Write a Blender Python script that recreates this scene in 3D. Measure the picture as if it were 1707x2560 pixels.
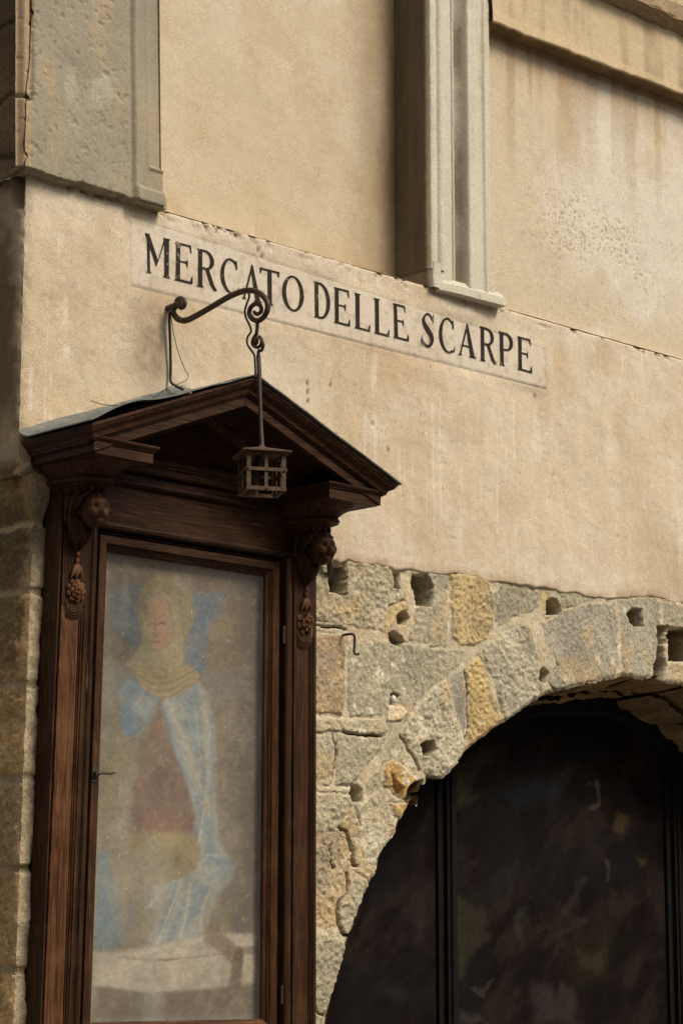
import bpy, math, random
import numpy as np
from mathutils import Matrix, Vector

# ------------------------------------------------------------------ scene, camera, sky, sun
for o in list(bpy.data.objects):
    bpy.data.objects.remove(o)
SC = bpy.context.scene
COL = SC.collection
random.seed(7)
RNG = np.random.RandomState(11)

# The facade is the plane y = 0 (x to the right, z up); positive d = metres in front of it.
FOC, IW, IH = 6000.0, 1707.0, 2560.0
PITCH = math.atan2(1140, FOC)
YAW = math.atan2(6147, math.hypot(FOC, 1140))
FWD = np.array([math.cos(YAW) * math.cos(PITCH), math.sin(YAW) * math.cos(PITCH), math.sin(PITCH)])
RGT = np.array([math.sin(YAW), -math.cos(YAW), 0.0])
UPV = np.cross(RGT, FWD)
CAM = np.array([-6.0565, -6.97365, 1.6])

cam_data = bpy.data.cameras.new('camera')
cam_data.sensor_fit = 'AUTO'
cam_data.sensor_width = 36.0
cam_data.lens = FOC / IH * 36.0
cam_data.clip_start = 0.1
cam_data.clip_end = 500
cam = bpy.data.objects.new('camera', cam_data)
COL.objects.link(cam)
M3 = Matrix((tuple(RGT), tuple(UPV), tuple(-FWD))).transposed()
cam.matrix_world = Matrix.Translation(Vector(CAM)) @ M3.to_4x4()
SC.camera = cam
SC.render.resolution_x, SC.render.resolution_y = 682, 1024

SUN_TO = Vector((0.22, -0.72, 0.78)).normalized()          # towards the sun: upper right, in front
world = bpy.data.worlds.new('World')
SC.world = world
world.use_nodes = True
wn, wl = world.node_tree.nodes, world.node_tree.links
wn.clear()
w_out = wn.new('ShaderNodeOutputWorld')
w_bg = wn.new('ShaderNodeBackground')
w_sky = wn.new('ShaderNodeTexSky')
w_sky.sky_type = 'NISHITA'
w_sky.sun_disc = False
w_sky.sun_elevation = math.asin(SUN_TO.z)
w_sky.sun_rotation = math.atan2(SUN_TO.x, SUN_TO.y)
w_sky.dust_density = 3.0
w_sky.air_density = 1.0
w_sky.ozone_density = 1.0
w_hsv = wn.new('ShaderNodeHueSaturation')                    # hazy, whitish cloud cover
w_hsv.inputs['Saturation'].default_value = 0.06
wl.new(w_sky.outputs[0], w_hsv.inputs['Color'])
wl.new(w_hsv.outputs[0], w_bg.inputs['Color'])
w_bg.inputs['Strength'].default_value = 0.08
wl.new(w_bg.outputs[0], w_out.inputs[0])

sun_data = bpy.data.lights.new('sun', 'SUN')
sun_data.energy = 1.5
sun_data.angle = math.radians(20)
sun_data.color = (1.0, 0.90, 0.74)
sun = bpy.data.objects.new('sun', sun_data)
COL.objects.link(sun)
sun.rotation_euler = (-SUN_TO).to_track_quat('-Z', 'Y').to_euler()
sun.location = (4, -6, 9)

SC.view_settings.view_transform = 'Standard'
SC.view_settings.look = 'None'
SC.view_settings.gamma = 1.0
SC.view_settings.use_curve_mapping = False
SC.view_settings.exposure = 0.95
SC.render.engine = 'CYCLES'
SC.cycles.max_bounces = 8

# ------------------------------------------------------------------ measuring helpers
def ray(px, py):
    return FWD + RGT * ((px - IW / 2) / FOC) + UPV * ((IH / 2 - py) / FOC)

def at(px, py, d=0.0):
    """photo pixel -> point on the plane d metres in front of the facade"""
    r = ray(px, py)
    return CAM + r * ((-d - CAM[1]) / r[1])

def atx(px, py, x0):
    r = ray(px, py)
    return CAM + r * ((x0 - CAM[0]) / r[0])

def xz(px, py, d=0.0):
    p = at(px, py, d)
    return (p[0], p[2])

def project(P):
    v = P - CAM
    z = v @ FWD
    return IW / 2 + FOC * (v @ RGT) / z, IH / 2 - FOC * (v @ UPV) / z

def lin(c):
    c = np.asarray(c, float) / 255.0
    return np.where(c <= 0.04045, c / 12.92, ((c + 0.055) / 1.055) ** 2.4)

def sstep(a, b, x):
    t = np.clip((x - a) / (b - a), 0, 1)
    return t * t * (3 - 2 * t)

def _hash(ix, iy, seed):
    n = (ix.astype(np.int64) * 374761393 + iy.astype(np.int64) * 668265263 + seed * 69069) & 0x7fffffff
    n = ((n ^ (n >> 13)) * 1274126177) & 0x7fffffff
    n = n ^ (n >> 16)
    return (n & 0xffff) / 65535.0

def vnoise(x, y, seed=0):
    ix, iy = np.floor(x), np.floor(y)
    fx, fy = x - ix, y - iy
    fx = fx * fx * fx * (fx * (fx * 6 - 15) + 10)
    fy = fy * fy * fy * (fy * (fy * 6 - 15) + 10)
    a, b = _hash(ix, iy, seed), _hash(ix + 1, iy, seed)
    c, d = _hash(ix, iy + 1, seed), _hash(ix + 1, iy + 1, seed)
    return (a + (b - a) * fx) * (1 - fy) + (c + (d - c) * fx) * fy

def fbm(x, y, s, octs=4, seed=0, gain=0.5):
    """roughly 0..1, feature size s"""
    out, amp, tot, f = 0, 1.0, 0, 1.0 / s
    for k in range(octs):
        out = out + amp * vnoise(x * f + 17.3 * k, y * f - 9.1 * k, seed + k)
        tot += amp
        amp *= gain
        f *= 2.03
    return out / tot

def poly_sd(U, V, pts):
    """signed distance to a closed polygon, negative inside"""
    pts = np.asarray(pts, float)
    d2 = np.full(U.shape, 1e18)
    inside = np.zeros(U.shape, bool)
    n = len(pts)
    for i in range(n):
        ax, ay = pts[i]
        bx, by = pts[(i + 1) % n]
        ex, ey = bx - ax, by - ay
        t = np.clip(((U - ax) * ex + (V - ay) * ey) / (ex * ex + ey * ey + 1e-12), 0, 1)
        d2 = np.minimum(d2, (U - ax - t * ex) ** 2 + (V - ay - t * ey) ** 2)
        cond = (ay > V) != (by > V)
        xi = ax + (V - ay) / (by - ay + 1e-12) * ex
        inside ^= cond & (U < xi)
    d = np.sqrt(d2)
    return np.where(inside, -d, d)

def line_dist(U, V, pts):
    pts = np.asarray(pts, float)
    d2 = np.full(U.shape, 1e18)
    for i in range(len(pts) - 1):
        ax, ay = pts[i]
        ex, ey = pts[i + 1] - pts[i]
        t = np.clip(((U - ax) * ex + (V - ay) * ey) / (ex * ex + ey * ey + 1e-12), 0, 1)
        d2 = np.minimum(d2, (U - ax - t * ex) ** 2 + (V - ay - t * ey) ** 2)
    return np.sqrt(d2)

def catmull(P, n=6):
    P = [np.asarray(p, float) for p in P]
    Q = [2 * P[0] - P[1]] + P + [2 * P[-1] - P[-2]]
    out = []
    for i in range(1, len(Q) - 2):
        for k in range(n):
            t = k / n
            out.append(0.5 * ((2 * Q[i]) + (-Q[i - 1] + Q[i + 1]) * t + (2 * Q[i - 1] - 5 * Q[i] + 4 * Q[i + 1] - Q[i + 2]) * t * t
                              + (-Q[i - 1] + 3 * Q[i] - 3 * Q[i + 1] + Q[i + 2]) * t ** 3))
    out.append(P[-1])
    return out

# ------------------------------------------------------------------ objects
def empty(name, loc, label=None, cat=None, group=None):
    o = bpy.data.objects.new(name, None)
    o.empty_display_size = 0.1
    o.location = loc
    COL.objects.link(o)
    tag(o, label, cat, group)
    return o

def tag(o, label=None, cat=None, group=None, kind=None):
    if label: o['label'] = label
    if cat: o['category'] = cat
    if group: o['group'] = group
    if kind: o['kind'] = kind
    return o

def root_loc(p):
    v = Vector((0, 0, 0))
    while p is not None:
        v += p.location
        p = p.parent
    return v

def link(name, me, mat, parent):
    o = bpy.data.objects.new(name, me)
    COL.objects.link(o)
    if mat is not None:
        me.materials.append(mat)
    if parent is not None:
        o.parent = parent
        o.location = -root_loc(parent)
    return o

def mk(name, V, F, mat, parent=None, smooth=False, col=None):
    me = bpy.data.meshes.new(name)
    me.from_pydata([tuple(map(float, v)) for v in V], [], F)
    if smooth:
        me.polygons.foreach_set('use_smooth', [True] * len(me.polygons))
    if col is not None:
        at_ = me.color_attributes.new('Col', 'FLOAT_COLOR', 'POINT')
        c = np.ones((len(V), 4)); c[:, :3] = col
        at_.data.foreach_set('color', c.ravel())
    me.update()
    return link(name, me, mat, parent)

def mk_quads(name, V, Q, col, mat, parent=None, smooth=True):
    """fast path: V (n,3), Q (m,4) int, col (n,3)"""
    me = bpy.data.meshes.new(name)
    n, m = len(V), len(Q)
    me.vertices.add(n)
    me.vertices.foreach_set('co', np.ascontiguousarray(V, dtype=np.float32).ravel())
    me.loops.add(4 * m)
    me.loops.foreach_set('vertex_index', np.ascontiguousarray(Q, dtype=np.int32).ravel())
    me.polygons.add(m)
    me.polygons.foreach_set('loop_start', np.arange(0, 4 * m, 4, dtype=np.int32))
    me.polygons.foreach_set('loop_total', np.full(m, 4, dtype=np.int32))
    if smooth:
        me.polygons.foreach_set('use_smooth', np.ones(m, dtype=bool))
    if col is not None:
        a = me.color_attributes.new('Col', 'FLOAT_COLOR', 'POINT')
        c = np.ones((n, 4), dtype=np.float32); c[:, :3] = col
        a.data.foreach_set('color', c.ravel())
    me.update(calc_edges=True)
    me.validate()
    return link(name, me, mat, parent)

def sub_quads(V, Q, col):
    u, inv = np.unique(Q.ravel(), return_inverse=True)
    return V[u], inv.reshape(-1, 4), (None if col is None else col[u])

def grid_quads(nx, nz):
    i = np.arange(nx * nz).reshape(nz, nx)
    return np.stack([i[:-1, :-1], i[:-1, 1:], i[1:, 1:], i[1:, :-1]], -1).reshape(-1, 4)

class MB:
    """collects shapes into one mesh; coordinates (x, d, z) with d = distance in front of the facade"""
    def __init__(self): self.V, self.F = [], []
    def add(self, V, F):
        n = len(self.V)
        self.V += [tuple(v) for v in V]
        self.F += [tuple(i + n for i in f) for f in F]
        return self
    def box(self, x0, x1, d0, d1, z0, z1, b=0.0):
        if b <= 0:
            V = [(x, d, z) for z in (z0, z1) for d in (d0, d1) for x in (x0, x1)]
            return self.add(V, [(0, 2, 3, 1), (4, 5, 7, 6), (0, 1, 5, 4), (2, 6, 7, 3), (0, 4, 6, 2), (1, 3, 7, 5)])
        pts = []                                           # chamfered on the front edges
        ring0 = [(x0, d0, z0), (x1, d0, z0), (x1, d0, z1), (x0, d0, z1)]
        ring1 = [(x0, d1 - b, z0), (x1, d1 - b, z0), (x1, d1 - b, z1), (x0, d1 - b, z1)]
        ring2 = [(x0 + b, d1, z0 + b), (x1 - b, d1, z0 + b), (x1 - b, d1, z1 - b), (x0 + b, d1, z1 - b)]
        V = ring0 + ring1 + ring2
        F = [(3, 2, 1, 0), (8, 9, 10, 11)]
        for r in (0, 4):
            for k in range(4):
                F.append((r + k, r + (k + 1) % 4, r + 4 + (k + 1) % 4, r + 4 + k))
        return self.add(V, F)
    def sections(self, secs, closed=True, caps=True):
        """loft through equal-length loops"""
        n = len(secs[0])
        V = [p for s in secs for p in s]
        F = []
        for i in range(len(secs) - 1):
            for k in range(n if closed else n - 1):
                F.append((i * n + k, i * n + (k + 1) % n, (i + 1) * n + (k + 1) % n, (i + 1) * n + k))
        if caps and closed:
            F.append(tuple(range(n - 1, -1, -1)))
            F.append(tuple((len(secs) - 1) * n + k for k in range(n)))
        return self.add(V, F)
    def hsweep(self, prof, x0, x1):
        """closed profile [(d,z)] swept along x"""
        return self.sections([[(x0, d, z) for d, z in prof], [(x1, d, z) for d, z in prof]])
    def vsweep(self, prof, z0, z1):
        """closed profile [(x,d)] swept along z"""
        return self.sections([[(x, d, z0) for x, d in prof], [(x, d, z1) for x, d in prof]])
    def tube(self, P, r, n=8):
        P = [np.asarray(p, float) for p in P]
        R = r if hasattr(r, '__len__') else [r] * len(P)
        secs, prev = [], None
        for i, p in enumerate(P):
            t = P[min(i + 1, len(P) - 1)] - P[max(i - 1, 0)]
            t = t / (np.linalg.norm(t) + 1e-12)
            if prev is None:
                a = np.array([1.0, 0, 0]) if abs(t[0]) < .9 else np.array([0, 1.0, 0])
            else:
                a = prev
            u = a - t * (a @ t); u /= np.linalg.norm(u) + 1e-12
            prev = u
            w = np.cross(t, u)
            secs.append([tuple(p + R[i] * (math.cos(2 * math.pi * k / n) * u + math.sin(2 * math.pi * k / n) * w)) for k in range(n)])
        return self.sections(secs)
    def ball(self, c, r, nu=14, nv=9, fn=None):
        r = r if hasattr(r, '__len__') else (r, r, r)
        V, F = [], []
        for j in range(nv + 1):
            th = math.pi * j / nv
            for i in range(nu):
                ph = 2 * math.pi * i / nu
                n = np.array([math.sin(th) * math.cos(ph), math.sin(th) * math.sin(ph), math.cos(th)])
                s = fn(n) if fn else 1.0
                V.append((c[0] + r[0] * n[0] * s, c[1] + r[1] * n[1] * s, c[2] + r[2] * n[2] * s))
        for j in range(nv):
            for i in range(nu):
                F.append((j * nu + i, (j + 1) * nu + i, (j + 1) * nu + (i + 1) % nu, j * nu + (i + 1) % nu))
        return self.add(V, F)
    def build(self, name, mat, parent=None, smooth=False, shear=False, xc=0.0):
        V = np.array(self.V, float)
        V[:, 0] += xc
        if shear:
            k = np.minimum(V[:, 2] - 3.2, 0)
            V[:, 0] += k * (0.012 - 0.022 * V[:, 0])
        W = np.stack([V[:, 0], -V[:, 1], V[:, 2]], 1)
        o = mk(name, W, [f[::-1] for f in self.F], mat, parent, smooth)
        if smooth:
            try:
                o.data.set_sharp_from_angle(angle=math.radians(38))
            except Exception:
                pass
        return o

# ------------------------------------------------------------------ materials
def new_mat(name):
    m = bpy.data.materials.new(name)
    m.use_nodes = True
    nt = m.node_tree
    b = nt.nodes['Principled BSDF']
    return m, nt, b

def N(nt, t, **kw):
    n = nt.nodes.new(t)
    for k, v in kw.items():
        if k.startswith('i_'):
            n.inputs[k[2:]].default_value = v
        else:
            setattr(n, k, v)
    return n

def coords(nt, scale=(1, 1, 1)):
    g = N(nt, 'ShaderNodeNewGeometry')
    mp = N(nt, 'ShaderNodeMapping')
    mp.inputs['Scale'].default_value = scale
    nt.links.new(g.outputs['Position'], mp.inputs['Vector'])
    return mp.outputs['Vector']

def noise(nt, vec, scale, detail=4, rough=0.55, dist=0.0):
    n = N(nt, 'ShaderNodeTexNoise')
    n.inputs['Scale'].default_value = scale
    n.inputs['Detail'].default_value = detail
    n.inputs['Roughness'].default_value = rough
    n.inputs['Distortion'].default_value = dist
    nt.links.new(vec, n.inputs['Vector'])
    return n.outputs['Fac']

def ramp(nt, fac, stops):
    r = N(nt, 'ShaderNodeValToRGB')
    e = r.color_ramp.elements
    while len(e) < len(stops):
        e.new(0.5)
    for k, (p, c) in enumerate(stops):
        e[k].position = p
        e[k].color = (c, c, c, 1) if not hasattr(c, '__len__') else (*c, 1)
    nt.links.new(fac, r.inputs['Fac'])
    return r.outputs['Color']

def mixc(nt, a, b, fac, mode='MIX'):
    m = N(nt, 'ShaderNodeMix', data_type='RGBA', blend_type=mode)
    for sock, v in (('A', a), ('B', b)):
        s = [i for i in m.inputs if i.name == sock and i.type == 'RGBA'][0]
        if hasattr(v, 'links'):
            nt.links.new(v, s)
        else:
            s.default_value = (*v, 1)
    if hasattr(fac, 'links'):
        nt.links.new(fac, m.inputs[0])
    else:
        m.inputs[0].default_value = fac
    return [o for o in m.outputs if o.type == 'RGBA'][0]

def addv(nt, a, b, ka, kb):
    x = N(nt, 'ShaderNodeMath', operation='MULTIPLY'); nt.links.new(a, x.inputs[0]); x.inputs[1].default_value = ka
    y = N(nt, 'ShaderNodeMath', operation='MULTIPLY_ADD'); nt.links.new(b, y.inputs[0]); y.inputs[1].default_value = kb
    nt.links.new(x.outputs[0], y.inputs[2])
    return y.outputs[0]

def bump(nt, h, b, strength, dist):
    n = N(nt, 'ShaderNodeBump')
    n.inputs['Strength'].default_value = strength
    n.inputs['Distance'].default_value = dist
    nt.links.new(h, n.inputs['Height'])
    nt.links.new(n.outputs[0], b.inputs['Normal'])

def vc(nt):
    a = N(nt, 'ShaderNodeVertexColor')
    a.layer_name = 'Col'
    return a.outputs['Color']

def m_vertex(name, spec=0.2, rough=0.9, v_lo=0.8, v_hi=1.15, fine=140, mid=22, kf=0.6, km=1.0, bdist=0.004, bstr=0.8, speck=0.0, grain=0.7):
    m, nt, b = new_mat(name)
    p = coords(nt)
    nf, nm = noise(nt, p, fine, 3, 0.6), noise(nt, p, mid, 5, 0.62)
    c = mixc(nt, vc(nt), ramp(nt, nm, [(0.3, v_lo), (0.7, v_hi)]), 1.0, 'MULTIPLY')
    c = mixc(nt, c, ramp(nt, nf, [(0.32, 0.66), (0.66, 1.26)]), grain, 'MULTIPLY')
    if speck > 0:
        ns = noise(nt, p, 60, 2, 0.5)
        c = mixc(nt, c, (0.16, 0.11, 0.065), ramp(nt, ns, [(0.735, 0.0), (0.77, speck)]))
    nt.links.new(c, b.inputs['Base Color'])
    b.inputs['Roughness'].default_value = rough
    b.inputs['Specular IOR Level'].default_value = spec
    bump(nt, addv(nt, nf, nm, kf, km), b, bstr, bdist)
    return m

MAT = {}
MAT['plaster'] = m_vertex('plaster', 0.12, 0.95, 0.93, 1.06, 230, 34, 1.2, 0.35, 0.0035, 0.7, 0.35)
MAT['plaster_fine'] = m_vertex('plaster_fine', 0.12, 0.95, 0.94, 1.05, 240, 30, 1.0, 0.3, 0.0025, 0.6, 0.35)
MAT['stone'] = m_vertex('stone', 0.15, 0.92, 0.68, 1.26, 190, 62, 0.6, 1.2, 0.006, 1.0)
MAT['mortar'] = m_vertex('mortar', 0.12, 0.95, 0.78, 1.18, 200, 60, 0.8, 1.0, 0.005, 0.9)
MAT['greystone'] = m_vertex('greystone', 0.15, 0.9, 0.9, 1.08, 210, 60, 1.0, 0.4, 0.0025, 0.5)
MAT['fresco'] = m_vertex('fresco', 0.1, 0.95, 0.9, 1.1, 260, 60, 0.4, 0.4, 0.001, 0.2, 0.0, 0.3)
MAT['mural'] = m_vertex('mural', 0.06, 0.8, 0.7, 1.25, 120, 18, 0.3, 0.5, 0.001, 0.3)

def m_wood(name, direction, light=1.0):
    m, nt, b = new_mat(name)
    s = {'v': (26, 26, 1.1), 'h': (1.1, 26, 26), 'y': (26, 1.1, 26)}[direction]
    s2 = {'v': (7, 7, 0.5), 'h': (0.5, 7, 7), 'y': (7, 0.5, 7)}[direction]
    p, q = coords(nt, tuple(1.7 * v if v > 2 else v for v in s)), coords(nt, s2)
    g = noise(nt, p, 5.0, 6, 0.65, 0.4)
    w = noise(nt, q, 2.4, 3, 0.5, 1.4)
    wv = N(nt, 'ShaderNodeMath', operation='SINE')
    k = N(nt, 'ShaderNodeMath', operation='MULTIPLY'); nt.links.new(w, k.inputs[0]); k.inputs[1].default_value = 46
    nt.links.new(k.outputs[0], wv.inputs[0])
    sn = N(nt, 'ShaderNodeMath', operation='MULTIPLY_ADD'); nt.links.new(wv.outputs[0], sn.inputs[0]); sn.inputs[1].default_value = 0.5; sn.inputs[2].default_value = 0.5
    h = addv(nt, g, sn.outputs[0], 0.85, 0.15)
    L = light
    c = ramp(nt, h, [(0.28, (0.009 * L, 0.0037 * L, 0.0016 * L)), (0.46, (0.030 * L, 0.0115 * L, 0.0042 * L)),
                     (0.6, (0.054 * L, 0.0215 * L, 0.0082 * L)), (0.8, (0.13 * L, 0.060 * L, 0.027 * L))])
    pat = noise(nt, coords(nt), 5.0, 4, 0.6)
    c = mixc(nt, c, (0.10 * L, 0.052 * L, 0.025 * L), ramp(nt, pat, [(0.5, 0.0), (0.78, 0.5)]))
    oi = N(nt, 'ShaderNodeObjectInfo')
    c = mixc(nt, c, ramp(nt, oi.outputs['Random'], [(0.0, 0.62), (1.0, 1.2)]), 1.0, 'MULTIPLY')
    fl = noise(nt, coords(nt, tuple(0.25 * v for v in s)), 16, 2, 0.5)
    c = mixc(nt, c, (0.30, 0.2, 0.12), ramp(nt, fl, [(0.72, 0.0), (0.78, 0.6)]))
    nt.links.new(c, b.inputs['Base Color'])
    rr = ramp(nt, g, [(0.3, 0.72), (0.7, 0.42)])
    nt.links.new(rr, b.inputs['Roughness'])
    b.inputs['Specular IOR Level'].default_value = 0.13
    bump(nt, h, b, 0.6, 0.0025)
    return m
MAT['wood_v'] = m_wood('oak_upright', 'v')
MAT['wood_h'] = m_wood('oak_level', 'h')
MAT['wood_y'] = m_wood('oak_return', 'y')
MAT['wood_worn'] = m_wood('oak_weathered', 'v', 2.5)
MAT['wood_worn_h'] = m_wood('oak_weathered_level', 'h', 1.7)

def m_simple(name, c0, c1, rough=0.7, metal=0.0, spec=0.4, sc=30, bs=0.5, bd=0.002):
    m, nt, b = new_mat(name)
    p = coords(nt)
    n = noise(nt, p, sc, 5, 0.65)
    n2 = noise(nt, p, sc * 5, 3, 0.6)
    h = addv(nt, n, n2, 0.7, 0.3)
    nt.links.new(ramp(nt, h, [(0.35, c0), (0.65, c1)]), b.inputs['Base Color'])
    b.inputs['Roughness'].default_value = rough
    b.inputs['Metallic'].default_value = metal
    b.inputs['Specular IOR Level'].default_value = spec
    bump(nt, h, b, bs, bd)
    return m
MAT['iron'] = m_simple('iron', (0.016, 0.011, 0.008), (0.075, 0.043, 0.022), 0.55, 0.25, 0.5, 45)
MAT['rust'] = m_simple('rusty_iron', (0.035, 0.021, 0.012), (0.14, 0.086, 0.047), 0.7, 0.15, 0.3, 55)
MAT['cable'] = m_simple('cable_rubber', (0.008, 0.007, 0.006), (0.025, 0.02, 0.017), 0.35, 0, 0.5, 40, 0.2)
MAT['lead'] = m_simple('lead_sheet', (0.08, 0.086, 0.08), (0.21, 0.21, 0.185), 0.65, 0.1, 0.4, 14, 0.4, 0.003)
MAT['black_paint'] = m_simple('black_paint', (0.006, 0.005, 0.0045), (0.012, 0.0095, 0.0085), 0.7, 0, 0.08, 20, 0.2)
MAT['white_cap'] = m_simple('white_plastic', (0.68, 0.67, 0.63), (0.8, 0.79, 0.76), 0.4, 0, 0.4, 20, 0.05)
MAT['paving'] = m_simple('paving', (0.14, 0.125, 0.105), (0.24, 0.22, 0.19), 0.85, 0, 0.3, 3, 0.5, 0.01)

def m_letter():
    m, nt, b = new_mat('letter_paint')
    p = coords(nt)
    n = noise(nt, p, 55, 5, 0.7)
    n2 = noise(nt, p, 9, 2, 0.5)
    c = mixc(nt, (0.028, 0.02, 0.016), (0.36, 0.28, 0.19), ramp(nt, addv(nt, n, n2, 0.7, 0.3), [(0.585, 0.0), (0.65, 1.0)]))
    nt.links.new(c, b.inputs['Base Color'])
    b.inputs['Roughness'].default_value = 0.9
    b.inputs['Specular IOR Level'].default_value = 0.15
    return m
MAT['letter'] = m_letter()

def m_glass():
    m, nt, b = new_mat('dusty_glass')
    out = nt.nodes['Material Output']
    nt.nodes.remove(b)
    tr = N(nt, 'ShaderNodeBsdfTransparent'); tr.inputs[0].default_value = (0.93, 0.93, 0.92, 1)
    gl = N(nt, 'ShaderNodeBsdfGlossy'); gl.inputs['Roughness'].default_value = 0.06
    df = N(nt, 'ShaderNodeBsdfDiffuse'); df.inputs[0].default_value = (0.36, 0.34, 0.31, 1)
    lw = N(nt, 'ShaderNodeLayerWeight'); lw.inputs['Blend'].default_value = 0.5
    pw = N(nt, 'ShaderNodeMath', operation='POWER'); nt.links.new(lw.outputs['Facing'], pw.inputs[0]); pw.inputs[1].default_value = 5.0
    fr = N(nt, 'ShaderNodeMath', operation='MULTIPLY_ADD'); nt.links.new(pw.outputs[0], fr.inputs[0]); fr.inputs[1].default_value = 0.93; fr.inputs[2].default_value = 0.07
    m1 = N(nt, 'ShaderNodeMixShader'); m2 = N(nt, 'ShaderNodeMixShader')
    p = coords(nt)
    d1 = ramp(nt, noise(nt, p, 4, 6, 0.65), [(0.3, 0.06), (0.75, 0.15)])
    sp = ramp(nt, noise(nt, coords(nt, (1, 1, 0.45)), 150, 2, 0.5), [(0.80, 0.0), (0.85, 0.35)])
    dd = mixc(nt, d1, sp, 1.0, 'ADD')
    nt.links.new(dd, m1.inputs[0]); nt.links.new(tr.outputs[0], m1.inputs[1]); nt.links.new(df.outputs[0], m1.inputs[2])
    nt.links.new(fr.outputs[0], m2.inputs[0]); nt.links.new(m1.outputs[0], m2.inputs[1]); nt.links.new(gl.outputs[0], m2.inputs[2])
    nt.links.new(m2.outputs[0], out.inputs['Surface'])
    return m
MAT['glass'] = m_glass()

# ------------------------------------------------------------------ ground
V = [(-60, -60, 0), (60, -60, 0), (60, 60, 0), (-60, 60, 0)]
tag(mk('pavement', V, [(0, 1, 2, 3)], MAT['paving']), kind='structure')

# house on the other side of the little square: seen only as the dim reflection in the shrine's glass
def opposite_house():
    h = empty('opposite_house', (12, -17, 0), 'tall brown house across the square, dimly mirrored in the shrine glass', 'house')
    m = MB(); m.box(-14, 34, 16.0, 24.0, 2.75, 10.5); m.build('wall', MAT['far_wall'], h)
    m = MB(); m.box(-14, 34, 16.02, 24.0, 0.0, 2.0); m.build('plinth', MAT['far_wall'], h)
    m = MB(); m.box(-14, 34, 15.98, 24.0, 2.0, 2.75); m.build('stone_band', MAT['far_band'], h)
    m = MB(); m.box(-14.3, 34.3, 15.6, 24.3, 10.5, 10.75); m.build('eaves', MAT['wood_h'], h)
    for k in range(12):
        for z0 in (3.6, 6.9):
            x = -11 + 3.8 * k
            m = MB(); m.box(x, x + 1.1, 15.95, 16.04, z0, z0 + 1.9, .03); w = m.build('window', MAT['wood_h'], h)
            m = MB(); m.box(x + .1, x + 1.0, 15.94, 15.952, z0 + .1, z0 + 1.8); m.build('shutter', MAT['far_shutter'], w)
MAT['far_wall'] = m_simple('far_wall', (0.13, 0.10, 0.07), (0.20, 0.155, 0.11), 0.9, 0, 0.1, 2)
MAT['far_band'] = m_simple('far_band', (0.5, 0.47, 0.41), (0.6, 0.56, 0.5), 0.9, 0, 0.1, 2)
MAT['far_shutter'] = m_simple('far_shutter', (0.05, 0.06, 0.045), (0.08, 0.09, 0.065), 0.8, 0, 0.2, 5)
opposite_house()
def shade_house():  # unseen house, added to keep the left-facing sides dark
    h = empty('shade_house', (-18, -3, 0), 'tall unseen house added left of the camera to shade left-facing sides', 'house')
    m = MB(); m.box(-24, -13.0, -9.0, 12.0, 0.0, 10.0); m.build('wall', MAT['far_wall'], h)
    m = MB(); m.box(-24.3, -12.6, -9.3, 12.3, 10.0, 10.25); m.build('eaves', MAT['wood_h'], h)
    for k in range(5):
        for z0 in (1.4, 4.8, 8.2):
            y = -7 + 4 * k
            m = MB(); m.box(-13.02, -12.96, y, y + 1.1, z0, z0 + 1.5); w = m.build('window', MAT['wood_h'], h)
            m = MB(); m.box(-12.965, -12.95, y + .1, y + 1.0, z0 + .1, z0 + 1.4); m.build('shutter', MAT['far_shutter'], w)
shade_house()

# ------------------------------------------------------------------ the building
BLD = empty('corner_building', (1.2, 0.4, 0), 'old ochre plastered corner building with painted black lettering and a rough stone arch', 'building')

C_WALL = np.array([0.615, 0.50, 0.355])
C_PALE = np.array([0.66, 0.575, 0.45])
C_TAN = np.array([0.53, 0.405, 0.26])
C_DARK = np.array([0.10, 0.07, 0.042])

def px_of(P):
    return project(P)

def wrap(S, Z, Hh, xcorner, r=0.018):
    """surface that runs along the facade (S>0) and turns the corner (S<0): returns points"""
    t = sstep(-r, r, S)
    nx, ny = -(1 - t), -t
    ln = np.sqrt(nx * nx + ny * ny)
    nx, ny = nx / ln, ny / ln
    x = np.where(S > 0, xcorner + S, xcorner)
    y = np.where(S > 0, 0.0, -S)
    k = np.exp(-(S / r) ** 2) * r * 0.45
    return np.stack([x + nx * (Hh - k), y + ny * (Hh - k), Z], -1)

# plaster edge above the stones (photo trace)
R7 = lambda x, y: (760 + .604 * x, 1380 + .604 * y)
EDGE_PX = [R7(*p) for p in [(-40, 33), (40, 35), (120, 40), (180, 33), (245, 54), (300, 42), (350, 60), (380, 76), (440, 70), (470, 75), (510, 84), (580, 92),
           (640, 96), (700, 108), (770, 120), (850, 130), (960, 148), (1010, 153), (1100, 172), (1170, 180), (1225, 192), (1265, 202), (1330, 190), (1420, 187),
           (1500, 200), (1568, 218), (1640, 235)]]
EDGE = [xz(px, py, 0) for px, py in EDGE_PX]
EX = np.array([-2.0, -0.80, -0.6, 0.55] + [e[0] for e in EDGE] + [5.5])
EZ = np.array([3.40, 3.41, 3.36, 3.30] + [e[1] for e in EDGE] + [3.0])

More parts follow.
